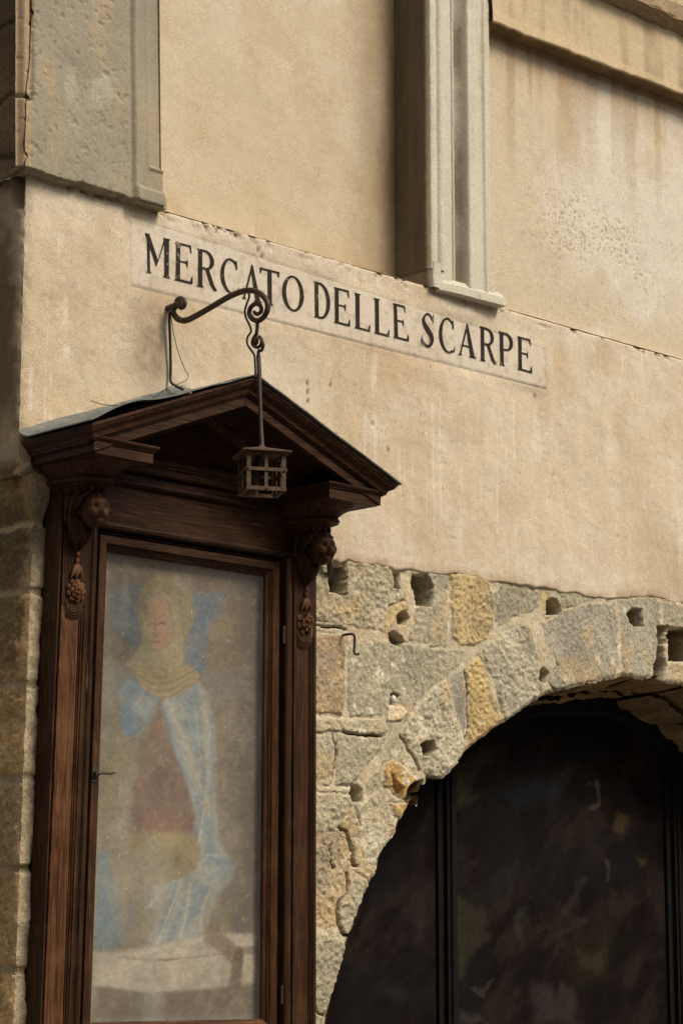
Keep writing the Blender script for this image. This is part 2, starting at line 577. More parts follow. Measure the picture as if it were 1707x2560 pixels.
# ---- lower plaster wall
XC = -0.805
STEP = 0.0065
s_ax = np.arange(-0.75, 4.45, STEP)
z_ax = np.arange(2.95, 4.557, STEP)
z_ax = np.append(z_ax, 4.5570)
S, Z = np.meshgrid(s_ax, z_ax)
X = XC + S
zedge = np.interp(X, EX, EZ) + (fbm(X, Z * 0.2, 0.10, 4, 3) - 0.5) * 0.035
dz = Z - zedge
sx0, sz1 = xz(325, 540)
signx = [xz(325, 540), xz(1364, 868), xz(1364, 972), xz(330, 713)]
SIGN = [(signx[0][0], 4.49), (2.204, 4.415), (2.200, 4.224), (signx[3][0], 4.213)]
sd_sign = poly_sd(X, Z, SIGN)
flat = sstep(0.05, -0.01, sd_sign)
Hh = (fbm(X, Z, 0.55, 3, 21) - 0.5) * 0.022 + (fbm(X, Z, 0.12, 3, 5) - 0.5) * 0.008 + (fbm(X, Z, 0.02, 2, 8) - 0.5) * 0.0022
Hh = Hh * (1 - flat) + flat * (fbm(X, Z, 0.03, 2, 9) - 0.5) * 0.0012
groove = np.exp(-(line_dist(X, Z, [SIGN[3], SIGN[2]]) / 0.004) ** 2)
groove2 = np.exp(-(np.minimum(line_dist(X, Z, [SIGN[0], SIGN[3]]), np.minimum(line_dist(X, Z, [SIGN[2], SIGN[1]]), line_dist(X, Z, [SIGN[0], SIGN[1]]))) / 0.003) ** 2)
Hh = Hh - 0.004 * groove - 0.0015 * groove2
# broken lip at the bottom edge, crumbling ledge at the top, frayed corner
Hh = Hh - 0.006 * sstep(0.05, 0.0, dz) * fbm(X, Z, 0.05, 3, 30) - 0.03 * sstep(0.006, -0.010, dz)
crumb = sstep(0.56, 0.72, fbm(X, Z, 0.035, 4, 31)) * sstep(4.50, 4.555, Z)
ccx, ccz = xz(530, 566)
crumb = np.maximum(crumb, sstep(0.50, 0.62, fbm(X, Z, 0.025, 4, 32)) * np.exp(-(((X - ccx) / 0.09) ** 2 + ((Z - ccz) / 0.03) ** 2)) * 1.5).clip(0, 1)
Hh = Hh - 0.012 * crumb - 0.02 * sstep(4.547, 4.557, Z)
Hh = Hh - sstep(0.06, 0.0, np.abs(S)) * 0.016 * fbm(Z, S, 0.05, 4, 77)
# pits
PITS = [xz(*p) for p in [(770, 958), (771, 980), (772, 1003), (827, 962), (931, 1060), (970, 1125), (555, 572), (590, 590), (655, 640), (645, 625), (1339, 990)]]
pit = np.zeros_like(X)
for (a, b_) in PITS:
    pit = np.maximum(pit, np.exp(-(((X - a) / 0.006) ** 2 + ((Z - b_) / 0.011) ** 2)))
Hh = Hh - 0.010 * pit
P = wrap(S, Z, Hh, XC)
PX, PY = project(P.reshape(-1, 3))
PX, PY = PX.reshape(X.shape), PY.reshape(X.shape)
blot = fbm(X, Z, 0.5, 4, 41)
blot2 = fbm(X + 5, Z, 0.16, 4, 43)
col = C_WALL + (C_TAN - C_WALL) * (sstep(0.42, 0.72, blot) * 0.75)[..., None]
col = col + (C_PALE - col) * (sstep(0.50, 0.72, blot2) * 0.4)[..., None]
strk = fbm(X, Z * 0.10, 0.05, 4, 45)
col = col * (0.93 + 0.14 * strk)[..., None]
col = col + (np.array([0.655, 0.565, 0.455]) - col) * (0.75 * sstep(0.004, -0.008, sd_sign))[..., None]
topb = sstep(4.44, 4.50, Z) * (1 - sstep(0.004, -0.008, sd_sign))
col = col + (np.array([0.66, 0.57, 0.45]) - col) * (0.5 * topb * sstep(0.35, 0.6, fbm(X, Z, 0.2, 3, 51)))[..., None]
mott = sstep(0.58, 0.72, fbm(X, Z, 0.03, 3, 53)) * sstep(0.05, -0.01, sd_sign)
col = col * (1 - 0.16 * mott)[..., None]
col = col * (1 - 0.55 * groove - 0.22 * groove2)[..., None]
col = col + (C_DARK - col) * (0.85 * np.clip(pit + 0.8 * crumb, 0, 1))[..., None]
drip = sstep(0.71, 0.76, fbm(X, Z * 0.03, 0.022, 2, 46)) * sstep(0.5, 0.62, fbm(X, Z, 0.25, 3, 47)) * (sd_sign > 0.03)
col = col + (np.array([0.72, 0.64, 0.52]) - col) * (0.5 * drip)[..., None]
hair = np.abs(fbm(X + 0.3 * fbm(X, Z, 0.2, 2, 48), Z, 0.35, 4, 49) - 0.5)
hair = sstep(0.006, 0.001, hair) * sstep(0.52, 0.62, fbm(X, Z, 0.4, 2, 50))
col = col * (1 - 0.12 * hair)[..., None]
dots = sstep(0.93, 0.97, vnoise(X * 95, Z * 70, 52)) * sstep(0.5, 0.6, fbm(X, Z, 0.3, 3, 54))
col = col + (np.array([0.24, 0.15, 0.08]) - col) * (0.55 * dots)[..., None]
damp = sstep(0.55, 0.72, fbm(X, Z * 0.8, 0.28, 5, 56, 0.6))
col = col * (1 - damp[..., None] * np.array([0.05, 0.08, 0.11]))
# dark patch beside the bracket's wall end, grime above the roof and at the bottom lip
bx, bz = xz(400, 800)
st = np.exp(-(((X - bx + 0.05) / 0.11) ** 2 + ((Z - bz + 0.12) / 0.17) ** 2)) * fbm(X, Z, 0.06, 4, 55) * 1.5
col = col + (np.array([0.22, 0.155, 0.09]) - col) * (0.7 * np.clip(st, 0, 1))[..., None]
lip = sstep(0.045, 0.0, dz) * sstep(0.35, 0.7, fbm(X, Z, 0.08, 3, 57))
col = col + (np.array([0.42, 0.27, 0.15]) - col) * (0.6 * lip)[..., None]
low = sstep(0.14, 0.0, dz) * sstep(0.45, 0.62, fbm(X, Z, 0.06, 3, 58)) * (S < 0.5)
col = col + (C_DARK * 1.6 - col) * (0.7 * low)[..., None]
# weathered black-brown plaster round the corner
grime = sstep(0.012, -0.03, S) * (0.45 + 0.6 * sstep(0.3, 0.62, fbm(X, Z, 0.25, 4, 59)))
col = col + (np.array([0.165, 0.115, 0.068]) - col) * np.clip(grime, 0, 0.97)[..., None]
frag = sstep(4.40, 4.46, Z) * sstep(0.0, -0.02, S) * sstep(-0.09, -0.05, S)
Hh = Hh - 0.05 * frag
rust = np.exp(-((line_dist(X, Z, [xz(*(1072, 790)), xz(*(1074, 920))]) / 0.006) ** 2)) * sstep(0.5, 0.62, fbm(X, Z, 0.02, 2, 61))
col = col + (np.array([0.30, 0.16, 0.07]) - col) * (0.7 * rust)[..., None]
P = wrap(S, Z, Hh, XC)
Q = grid_quads(len(s_ax), len(z_ax))
keep = (dz.ravel()[Q].max(1) > -0.012)
Vv, Qq, Cc = sub_quads(P.reshape(-1, 3), Q[keep], col.reshape(-1, 3))
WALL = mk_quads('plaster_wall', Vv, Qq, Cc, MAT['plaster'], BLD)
WALL['label'] = 'ochre plaster band with the painted market sign'

def ledge_top():
    V = [(XC + 0.02, 0.008, 4.553), (3.64, 0.008, 4.553), (3.64, 0.6, 4.553), (XC + 0.02, 0.6, 4.553)]
    n = 120
    V, F = [], []
    for i in range(n + 1):
        x = XC + 0.02 + (3.6 - XC) * i / n
        V += [(x, 0.006 + 0.004 * random.random(), 4.5555), (x, 0.5, 4.556)]
    for i in range(n):
        F.append((2 * i, 2 * i + 2, 2 * i + 3, 2 * i + 1))
    c = np.tile(C_PALE, (len(V), 1))
    mk('ledge', V, F, MAT['plaster'], BLD, False, c)
ledge_top()

# ---- upper walls
def upper_wall(name, x0, x1, z0, z1, d0, fn_col, fn_h=None, step=0.012, mat='plaster_fine', yfn=None):
    xs = np.arange(x0, x1 + step, step); zs = np.arange(z0, z1 + step, step)
    X, Z = np.meshgrid(xs, zs)
    Hh = (fbm(X, Z, 0.6, 3, 63) - 0.5) * 0.016 + (fbm(X, Z, 0.1, 3, 65) - 0.5) * 0.005
    if fn_h is not None:
        Hh = Hh + fn_h(X, Z)
    P = np.stack([X, -(d0 + Hh), Z], -1)
    px, py = project(P.reshape(-1, 3))
    col = fn_col(X, Z, px.reshape(X.shape), py.reshape(X.shape))
    return mk_quads(name, P.reshape(-1, 3), grid_quads(len(xs), len(zs)), col.reshape(-1, 3), MAT[mat], BLD)

def col_mid(X, Z, px, py):
    c = np.array([0.54, 0.435, 0.295]) + 0 * X[..., None]
    c = c + (np.array([0.60, 0.51, 0.38]) - c) * (sstep(5.0, 5.9, Z) * 0.7 + 0.25 * sstep(0.5, 0.7, fbm(X, Z * 0.3, 0.3, 4, 67)))[..., None].clip(0, 1)
    c = c + (np.array([0.47, 0.335, 0.19]) - c) * (0.42 * sstep(0.46, 0.74, fbm(X, Z * 0.8, 0.3, 5, 70, 0.6)))[..., None]
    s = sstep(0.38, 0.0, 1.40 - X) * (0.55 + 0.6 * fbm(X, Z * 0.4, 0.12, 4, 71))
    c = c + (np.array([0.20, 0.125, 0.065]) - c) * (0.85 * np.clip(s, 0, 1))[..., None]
    foot = sstep(0.30, 0.0, Z - 4.55) * sstep(0.35, 0.65, fbm(X, Z, 0.1, 4, 73))
    c = c + (np.array([0.40, 0.27, 0.15]) - c) * (0.35 * foot)[..., None]
    return c
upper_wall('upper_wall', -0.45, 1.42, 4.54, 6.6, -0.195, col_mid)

def scatter_pits(X, Z):
    cx, cz = 2.62, 5.02
    m = 0.7 * np.exp(-(((X - cx) / 0.6) ** 2 + ((Z - cz) / 0.38) ** 2)) * sstep(0.36, 0.62, fbm(X, Z, 0.22, 4, 80)) + 0.22 * sstep(0.45, 0.7, fbm(X, Z, 0.5, 3, 81))
    f = fbm(X, Z, 0.013, 4, 83, 0.7)
    return sstep(0.655 - 0.08 * m, 0.70 - 0.08 * m, f) * np.clip(m * 1.3, 0, 1)
def h_right(X, Z):
    return -0.0035 * scatter_pits(X, Z)
def col_right(X, Z, px, py):
    c = np.array([0.58, 0.475, 0.335]) + 0 * X[..., None]
    c = c + (np.array([0.66, 0.585, 0.475]) - c) * (0.9 * sstep(0.38, 0.62, fbm(X, Z * 0.7, 0.45, 4, 85)))[..., None]
    run = sstep(0.50, 0.66, fbm(X, Z * 0.06, 0.11, 3, 87)) * sstep(5.1, 5.9, Z + 0.5 * (fbm(X, Z * 0, 0.09, 2, 88) - 0.5))
    c = c + (np.array([0.36, 0.235, 0.115]) - c) * (0.55 * run)[..., None]
    und = sstep(0.30, 0.0, 5.91 - Z) * 0.4
    c = c + (np.array([0.36, 0.235, 0.12]) - c) * und[..., None]
    c = c + (np.array([0.30, 0.21, 0.12]) - c) * (0.5 * scatter_pits(X, Z))[..., None]
    return c
upper_wall('upper_wall', 1.79, 3.65, 4.54, 6.6, -0.045, col_right, h_right, 0.006, 'plaster')

# upper return face above the ledge: dark weathered masonry
def upper_return():
    ys = np.arange(-0.055, 0.9, 0.01); zs = np.arange(4.52, 6.4, 0.01)
    Y, Z = np.meshgrid(ys, zs)
    j1 = np.exp(-((Z - 4.84 - 0.02 * np.sin(Y * 30)) / 0.008) ** 2) + np.exp(-((Z - 5.16 + 0.05 * Y) / 0.008) ** 2) + np.exp(-((Z - 4.60 - 0.2 * Y) / 0.012) ** 2)
    H = (fbm(Y, Z, 0.2, 4, 91) - 0.5) * 0.03 - 0.015 * j1
    P = np.stack([-0.845 - H, Y, Z], -1)
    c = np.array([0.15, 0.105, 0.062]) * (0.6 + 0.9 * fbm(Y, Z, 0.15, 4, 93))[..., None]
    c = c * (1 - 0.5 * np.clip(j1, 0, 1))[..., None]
    q = grid_quads(len(ys), len(zs))[:, ::-1]
    mk_quads('return_wall', P.reshape(-1, 3), q, c.reshape(-1, 3), MAT['stone'], BLD)
upper_return()

# ---- grey stone window surround with its hollow moulding
C_GREY = np.array([0.55, 0.50, 0.395])
def extrude_profile(name, prof, z_ax, mat, parent, colfn, xshift=None):
    """open profile [(x,d)] extruded in z with a fine grid"""
    prof = np.array(prof, float)
    seg = np.hypot(*np.diff(prof, axis=0).T)
    tt = np.concatenate([[0], np.cumsum(seg)])
    t = np.unique(np.concatenate([tt] + [np.linspace(a, b, max(2, int((b - a) / 0.01))) for a, b in zip(tt[:-1], tt[1:])]))
    x = np.interp(t, tt, prof[:, 0]); d = np.interp(t, tt, prof[:, 1])
    Xg, Zg = np.meshgrid(x, z_ax); Dg, _ = np.meshgrid(d, z_ax)
    Tg, _ = np.meshgrid(t, z_ax)
    n = (fbm(Tg, Zg, 0.05, 4, 95) - 0.5) * 0.004
    chip = sstep(0.70, 0.78, fbm(Tg * 3, Zg, 0.05, 3, 97)) * 0.004
    if xshift is not None:
        Xg = Xg + xshift(Zg)
    P = np.stack([Xg, -(Dg + n - chip), Zg], -1).reshape(-1, 3)
    c = colfn(Xg, Dg, Zg).reshape(-1, 3)
    q = grid_quads(len(x), len(z_ax))
    o = mk_quads(name, P, q, c, MAT[mat], parent, False)
    return o
def col_frame(X, D, Z):
    c = C_GREY * (0.9 + 0.22 * fbm(X, Z * 0.15, 0.05, 4, 99))[..., None]
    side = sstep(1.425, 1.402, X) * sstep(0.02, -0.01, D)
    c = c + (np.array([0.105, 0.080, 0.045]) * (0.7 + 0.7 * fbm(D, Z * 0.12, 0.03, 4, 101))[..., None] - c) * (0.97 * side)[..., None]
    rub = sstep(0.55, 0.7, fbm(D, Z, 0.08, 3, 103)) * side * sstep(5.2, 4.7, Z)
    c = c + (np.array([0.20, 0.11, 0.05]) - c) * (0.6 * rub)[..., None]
    hol = sstep(0.02, 0.0, D) * (X > 1.52) * (X < 1.70)
    c = c + (np.array([0.20, 0.15, 0.085]) - c) * (0.75 * hol * sstep(0.30, 0.55, fbm(X, Z * 0.25, 0.06, 4, 105)))[..., None]
    warm = sstep(0.6, 0.7, fbm(X, Z * 0.05, 0.03, 2, 107)) * (X > 1.7)
    return c + (np.array([0.47, 0.36, 0.22]) - c) * (0.35 * warm)[..., None]
PROF = [(1.400, -0.20), (1.400, 0.028), (1.404, 0.031), (1.440, 0.031), (1.442, 0.018), (1.452, 0.018), (1.454, 0.026), (1.470, 0.034), (1.484, 0.030), (1.486, 0.018),
        (1.490, 0.020), (1.545, 0.020), (1.548, 0.012), (1.556, 0.012), (1.557, 0.020), (1.565, 0.020), (1.566, -0.004), (1.576, -0.022), (1.592, -0.028), (1.608, -0.018),
        (1.622, 0.004), (1.632, 0.030), (1.634, 0.044), (1.690, 0.044), (1.694, 0.038), (1.742, 0.038), (1.745, 0.046), (1.752, 0.046), (1.755, 0.034), (1.795, 0.034), (1.797, -0.06)]
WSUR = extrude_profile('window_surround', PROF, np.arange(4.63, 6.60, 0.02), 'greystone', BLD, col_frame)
WSUR['label'] = 'grey moulded stone window jamb above the lettering'
PROFB = [(x + (0.012 if x > 1.78 else 0.008 if x < 1.41 else 0.0), d + (0.004 if x < 1.45 or x > 1.70 else 0.0)) for x, d in PROF if not (1.441 < x < 1.487)]
PROFB[-1] = (1.812, -0.06)
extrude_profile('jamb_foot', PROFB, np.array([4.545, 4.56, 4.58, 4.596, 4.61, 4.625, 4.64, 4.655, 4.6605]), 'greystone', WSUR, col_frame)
def jamb_base():
    m = MB()
    front = [(1.455, 0.026), (1.56, 0.042), (1.62, 0.044), (1.84, 0.054), (1.868, 0.046)]
    secs = []
    for z, g in ((4.536, -0.006), (4.540, 0.006), (4.575, 0.004), (4.592, -0.012), (4.604, -0.020)):
        loop = [(1.44 - g * 0.5, -0.19)]
        n = 40
        for i in range(n + 1):
            x = 1.445 + (1.868 - 1.445) * i / n
            dd = np.interp(x, [p[0] for p in front], [p[1] for p in front])
            ch = 0.02 * max(0, vnoise(np.array([x * 28.0]), np.array([z * 9.0]), 5)[0] - 0.72) * (1 if z < 4.57 else 0)
            loop.append((x, dd + g - ch, z + (0.03 * max(0, vnoise(np.array([x * 30.0]), np.array([1.5]), 9)[0] - 0.74) if z < 4.545 else 0)))
        loop.append((1.868, -0.05))
        secs.append([(p[0], p[1], p[2] if len(p) > 2 else z) for p in loop])
    m.sections(secs)
    o = m.build('jamb_base', MAT['greystone'], WSUR)
    a = o.data.color_attributes.new('Col', 'FLOAT_COLOR', 'POINT')
    a.data.foreach_set('color', np.tile([*C_GREY, 1], len(o.data.vertices)))
jamb_base()

# ---- left grey rendered pilaster of the neighbouring window
def left_pilaster():
    xs = np.arange(-0.87, -0.165, 0.006); zs = np.arange(4.532, 6.2, 0.006)
    X, Z = np.meshgrid(xs, zs)
    lean = (Z - 4.55) * -0.03
    Xw = X + lean
    xr = X
    H = 0.05 + (fbm(X, Z, 0.3, 3, 111) - 0.5) * 0.006 + (fbm(X, Z * 0.6, 0.016, 3, 113) - 0.5) * 0.0035 * sstep(-0.28, -0.34, X)
    H = H - 0.005 * sstep(0.66, 0.74, fbm(X, Z, 0.022, 4, 115, 0.65)) * sstep(-0.3, -0.36, X)
    # bead, flat, sunk panel and foot on the right-hand strip
    H = H + 0.010 * np.exp(-((X + 0.305) / 0.012) ** 2) - 0.008 * np.exp(-((X + 0.325) / 0.006) ** 2)
    inner = (X > -0.235) & (Z > 4.69)
    H = H + np.where(inner, -0.012, 0.0) + 0.010 * np.exp(-(np.minimum(np.where(Z > 4.69, np.abs(X + 0.232), 9), np.where(X > -0.235, np.abs(Z - 4.69), 9)) / 0.007) ** 2)
    foot = sstep(4.605, 4.595, Z) * sstep(-0.315, -0.300, X)
    H = H + 0.012 * foot
    # worn quoin edge on the left: a split strip
    H = H - 0.025 * sstep(-0.845, -0.865, X) - 0.016 * np.exp(-((X + 0.812 + 0.01 * (fbm(Z, X * 0, 0.2, 3, 3) - 0.5)) / 0.006) ** 2) * (Z > 4.82)
    H = H - 0.020 * np.exp(-((Z - 4.82 + 0.1 * (X + 0.82)) / 0.006) ** 2) * (X < -0.805)
    bot = 4.545 + (fbm(X, Z * 0, 0.08, 4, 117) - 0.5) * 0.022 * (X < -0.36)
    H = H - 0.06 * sstep(bot, bot - 0.007, Z)
    col = np.array([0.30, 0.26, 0.187]) * (0.86 + 0.3 * fbm(X, Z, 0.2, 4, 119))[..., None]
    tan = sstep(0.5, 0.7, fbm(X, Z * 0.3, 0.12, 4, 121)) * 0.45
    col = col + (np.array([0.42, 0.315, 0.19]) - col) * tan[..., None]
    pale = sstep(0.55, 0.72, fbm(X + 3, Z * 0.7, 0.18, 3, 123)) * 0.5 * sstep(4.7, 5.0, Z)
    col = col + (np.array([0.46, 0.42, 0.335]) - col) * pale[..., None]
    edge = sstep(-0.80, -0.825, X)
    col = col + (np.array([0.40, 0.27, 0.15]) - col) * (0.6 * edge)[..., None]
    P = np.stack([Xw, -H, Z], -1).reshape(-1, 3)
    o = mk_quads('window_pilaster', P, grid_quads(len(xs), len(zs)), col.reshape(-1, 3), MAT['greystone'], BLD)
    o['label'] = 'grey rendered window pilaster at the corner'
    # right-hand return of the pilaster and its foot, and its underside
    m = MB()
    for i, (z0, z1) in enumerate(((4.604, 6.2),)):
        m.sections([[(-0.172 + (z - 4.55) * -0.03, 0.046, z), (-0.172 + (z - 4.55) * -0.03, -0.24, z)] for z in (z0, z1)], closed=False)
    m.sections([[(-0.171, 0.055, z), (-0.145, 0.046, z), (-0.145, -0.2, z), (-0.30, -0.2, z), (-0.30, 0.053, z)] for z in (4.540, 4.585)])
    r = m.build('pilaster_foot', MAT['greystone'], o)
    a = r.data.color_attributes.new('Col', 'FLOAT_COLOR', 'POINT')
    a.data.foreach_set('color', np.tile([0.305, 0.26, 0.18, 1], len(r.data.vertices)))
left_pilaster()

# ---- string course and sill at the upper right
def string_course():
    xs = np.arange(1.80, 3.7, 0.012)
    prof = [(-0.05, 5.878), (0.048, 5.886), (0.052, 5.892), (0.052, 5.93), (0.05, 6.05), (0.048, 6.17), (0.046, 6.24), (-0.05, 6.26)]
    pr = np.array(prof)
    tt = np.concatenate([[0], np.cumsum(np.hypot(*np.diff(pr, axis=0).T))])
    t = np.linspace(0, tt[-1], 46)
    t = np.unique(np.concatenate([t, tt]))
    d = np.interp(t, tt, pr[:, 0]); z = np.interp(t, tt, pr[:, 1])
    X, D = np.meshgrid(xs, d, indexing='ij'); _, Zg = np.meshgrid(xs, z, indexing='ij')
    Zg = Zg + 0.03 * (X - 1.8) / 1.44 + (fbm(X, Zg * 0, 0.06, 3, 131) - 0.5) * 0.012 * (Zg < 5.95)
    D = D + (fbm(X, Zg, 0.15, 3, 133) - 0.5) * 0.010
    c = np.array([0.55, 0.425, 0.27]) + 0 * X[..., None]
    run = sstep(0.40, 0.68, fbm(X, Zg * 0.05, 0.09, 4, 135)) * (0.6 + 0.8 * (fbm(X, Zg, 0.1, 3, 136) - 0.3))
    c = c + (np.array([0.30, 0.215, 0.125]) - c) * np.clip(0.75 * run, 0, 1)[..., None]
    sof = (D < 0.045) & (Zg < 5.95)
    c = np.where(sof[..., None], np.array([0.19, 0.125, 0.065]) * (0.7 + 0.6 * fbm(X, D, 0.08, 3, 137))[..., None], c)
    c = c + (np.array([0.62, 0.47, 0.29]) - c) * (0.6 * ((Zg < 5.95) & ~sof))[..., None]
    P = np.stack([X, -D, Zg], -1).reshape(-1, 3)
    n = len(t)
    q = grid_quads(n, len(xs))[:, ::-1]
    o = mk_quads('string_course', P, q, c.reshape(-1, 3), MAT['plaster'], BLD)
    # stone sill above it
    xs2 = np.arange(2.2, 3.75, 0.02)
    prof = [(-0.04, 6.225), (0.06, 6.232), (0.09, 6.25), (0.125, 6.262), (0.13, 6.275), (0.13, 6.34), (0.1, 6.36), (-0.04, 6.37)]
    m = MB()
    m.sections([[(x, dd + 0.03 * (vnoise(np.array([x * 14]), np.array([zz * 20]), 4)[0] - 0.5) * (zz < 6.3), zz + 0.012 * (vnoise(np.array([x * 20]), np.array([zz * 9]), 6)[0] - .5)) for dd, zz in prof] for x in xs2])
    s = m.build('stone_sill', MAT['stone'], BLD)
    a = s.data.color_attributes.new('Col', 'FLOAT_COLOR', 'POINT')
    a.data.foreach_set('color', np.tile([0.36, 0.26, 0.155, 1], len(s.data.vertices)))
string_course()

# ------------------------------------------------------------------ stone arch and rubble
ARCH_PX = [(815, 2540), (838, 2455), (861, 2370), (875, 2325), (893, 2280), (908, 2238), (925, 2200), (932, 2185), (950, 2130), (985, 2080), (1005, 2030), (1026, 1998), (1041, 2015), (1048, 1985),
           (1049, 1960), (1060, 1958), (1070, 1942), (1104, 1948), (1131, 1917), (1159, 1881), (1180, 1862), (1207, 1839), (1261, 1803), (1300, 1776), (1343, 1745), (1382, 1730), (1436, 1718), (1480, 1708), (1521, 1700),
           (1545, 1694), (1563, 1691), (1600, 1698), (1624, 1697), (1660, 1706)]
ARCH = [(0.80, 0.2), (0.79, 0.9)] + [xz(px, py, -0.02) for px, py in ARCH_PX]
ARCH += [(3.18, 2.935), (3.34, 2.88), (3.55, 2.79), (3.78, 2.66), (4.05, 2.44), (4.3, 2.2), (4.55, 1.9), (4.75, 1.6), (4.86, 1.3), (4.9, 0.9), (4.9, 0.2)]
ARCH = np.array(ARCH)

STONES = []   # (photo polygon, colour, proud, roughness)
GY, GW, OC, BR, PK, LT = (0.315, 0.285, 0.215), (0.37, 0.325, 0.235), (0.395, 0.31, 0.175), (0.33, 0.25, 0.16), (0.375, 0.34, 0.26), (0.48, 0.41, 0.29)
def r7(pts): return [R7(*p) for p in pts]
def c6(pts): return [(770 + .2551 * x, 1700 + .2551 * y) for x, y in pts]
def c7(pts): return [(770 + .2211 * x, 2040 + .2211 * y) for x, y in pts]
STONES += [
 (r7([(-20, 30), (345, 50), (365, 100), (388, 165), (415, 200), (345, 222), (318, 300), (322, 337), (250, 322), (160, 302), (42, 278), (-20, 275)]), GW, .006, 1.3),
 (r7([(345, 225), (405, 203), (432, 235), (388, 250), (366, 290), (346, 340), (320, 342), (320, 290)]), OC, .004, 1.0),
 (r7([(462, 85), (588, 90), (590, 392), (500, 388), (430, 366), (440, 310), (468, 230)]), GY, .0, .7),
 (r7([(360, 60), (460, 75), (452, 120), (462, 215), (400, 196), (385, 130)]), LT, -.006, .5),
 (r7([(597, 90), (700, 95), (765, 120), (785, 200), (772, 300), (747, 365), (700, 390), (640, 392), (602, 352)]), OC, .008, 1.2),
 (r7([(795, 120), (965, 143), (970, 240), (850, 277), (800, 312), (775, 282), (790, 200)]), GY, .0, .9),
 (r7([(972, 145), (1010, 150), (998, 238), (973, 240)]), OC, -.002, .5),
 (r7([(1050, 165), (1180, 180), (1222, 200), (1180, 214), (1062, 236), (1045, 190)]), GY, .003, .7),
 (r7([(-20, 328), (42, 330), (166, 345), (166, 620), (150, 672), (42, 670), (-20, 670)]), BR, .002, 1.0),
 (r7([(174, 366), (340, 376), (420, 372), (480, 395), (590, 397), (660, 408), (640, 465), (560, 535), (440, 635), (400, 628), (330, 622), (318, 680), (180, 682), (172, 620)]), GY, .002, .8),
 (r7([(-20, 682), (140, 685), (320, 692), (346, 738), (300, 765), (190, 755), (110, 742), (60, 750), (-20, 750)]), GW, .006, .8),
 (r7([(-20, 757), (115, 755), (123, 800), (115, 900), (104, 962), (-20, 965)]), GY, .0, .8),
 (r7([(128, 750), (300, 772), (338, 764), (325, 800), (265, 870), (222, 935), (190, 962), (118, 962), (118, 920)]), GY, .001, .7),
 (r7([(325, 632), (400, 638), (422, 665), (396, 702), (330, 703)]), (0.56, 0.47, 0.33), .014, .5),
 (r7([(400, 762), (415, 695), (450, 642), (588, 520), (604, 590), (606, 680), (640, 760), (664, 845), (570, 950), (490, 925), (460, 850), (430, 800)]), PK, .006, 1.4),
 (r7([(597, 510), (645, 495), (662, 560), (660, 700), (655, 775), (622, 690), (607, 600)]), (0.27, 0.25, 0.22), -.002, .5),
 (r7([(655, 490), (712, 425), (742, 480), (768, 570), (805, 695), (740, 772), (675, 812), (667, 760), (674, 600)]), (0.41, 0.31, 0.155), .006, 1.3),
 (r7([(735, 410), (800, 350), (860, 310), (900, 292), (930, 302), (955, 400), (975, 480), (965, 612), (900, 660), (826, 705), (790, 590), (755, 480)]), (0.38, 0.345, 0.27), .004, 1.2),
 (r7([(968, 300), (1060, 243), (1225, 210), (1280, 212), (1290, 300), (1300, 480), (1268, 535), (1115, 570), (1030, 570), (1012, 540), (1040, 470), (1000, 380)]), (0.29, 0.265, 0.22), .0, .6),
 (r7([(1290, 205), (1350, 193), (1420, 192), (1466, 208), (1463, 300), (1450, 430), (1415, 530), (1315, 520), (1303, 400)]), (0.30, 0.27, 0.22), .0, .6),
 (r7([(1475, 208), (1568, 225), (1660, 245), (1660, 320), (1472, 302)]), GY, .0, .6),
 (r7([(1492, 460), (1660, 455), (1660, 560), (1500, 545)]), GW, .002, .7),
 (c6([(728, 880), (760, 810), (830, 783), (920, 850), (1055, 990), (1010, 1005), (960, 1060), (945, 1170), (890, 1160), (840, 1130), (790, 1080), (735, 1040)]), (0.45, 0.30, 0.13), .008, 1.2),
 (c6([(795, 1200), (930, 1210), (1000, 1208), (1080, 1275), (975, 1420), (900, 1395), (830, 1310)]), (0.43, 0.29, 0.14), .004, 1.0),
 (c6([(400, 1195), (520, 1215), (690, 1060), (730, 1060), (800, 1320), (890, 1411), (880, 1500), (700, 1560), (520, 1500), (470, 1330)]), GW, .0, .9),
 (c6([(560, 1000), (700, 830), (780, 560), (860, 560), (1060, 900), (1075, 960), (1040, 960), (930, 840), (830, 765), (745, 800), (715, 880), (720, 1030), (560, 1160)]), GW, -.004, .7),
 (c6([(-40, 1100), (385, 1112), (430, 1210), (300, 1411), (320, 1500), (180, 1560), (-40, 1560)]), GW, .0, 1.0),
 (c6([(310, 1390), (430, 1215), (455, 1330), (500, 1480), (430, 1560), (330, 1500)]), (0.44, 0.32, 0.15), .001, .8),
 (c7([(-20, 60), (300, 70), (420, 210), (470, 420), (476, 600), (415, 700), (325, 1000), (325, 1260), (200, 1290), (-20, 1250)]), (0.36, 0.29, 0.20), -.004, 1.3),
 (c7([(500, 120), (700, 90), (900, 150), (1130, 60), (960, 360), (800, 660), (700, 760), (500, 640), (495, 420), (440, 210)]), PK, .004, 1.0),
 (c7([(490, 640), (710, 770), (690, 900), (570, 1130), (450, 1360), (340, 1310), (335, 1010), (425, 710)]), PK, .005, 1.3),
 (c7([(-20, 1300), (200, 1320), (420, 1460), (425, 1540), (180, 2230), (-20, 2150)]), GW, .003, 1.3),
 (c7([(-20, 2185), (60, 2195), (180, 2275), (150, 2500), (60, 2700), (-20, 2700)]), GY, .0, .8),
]
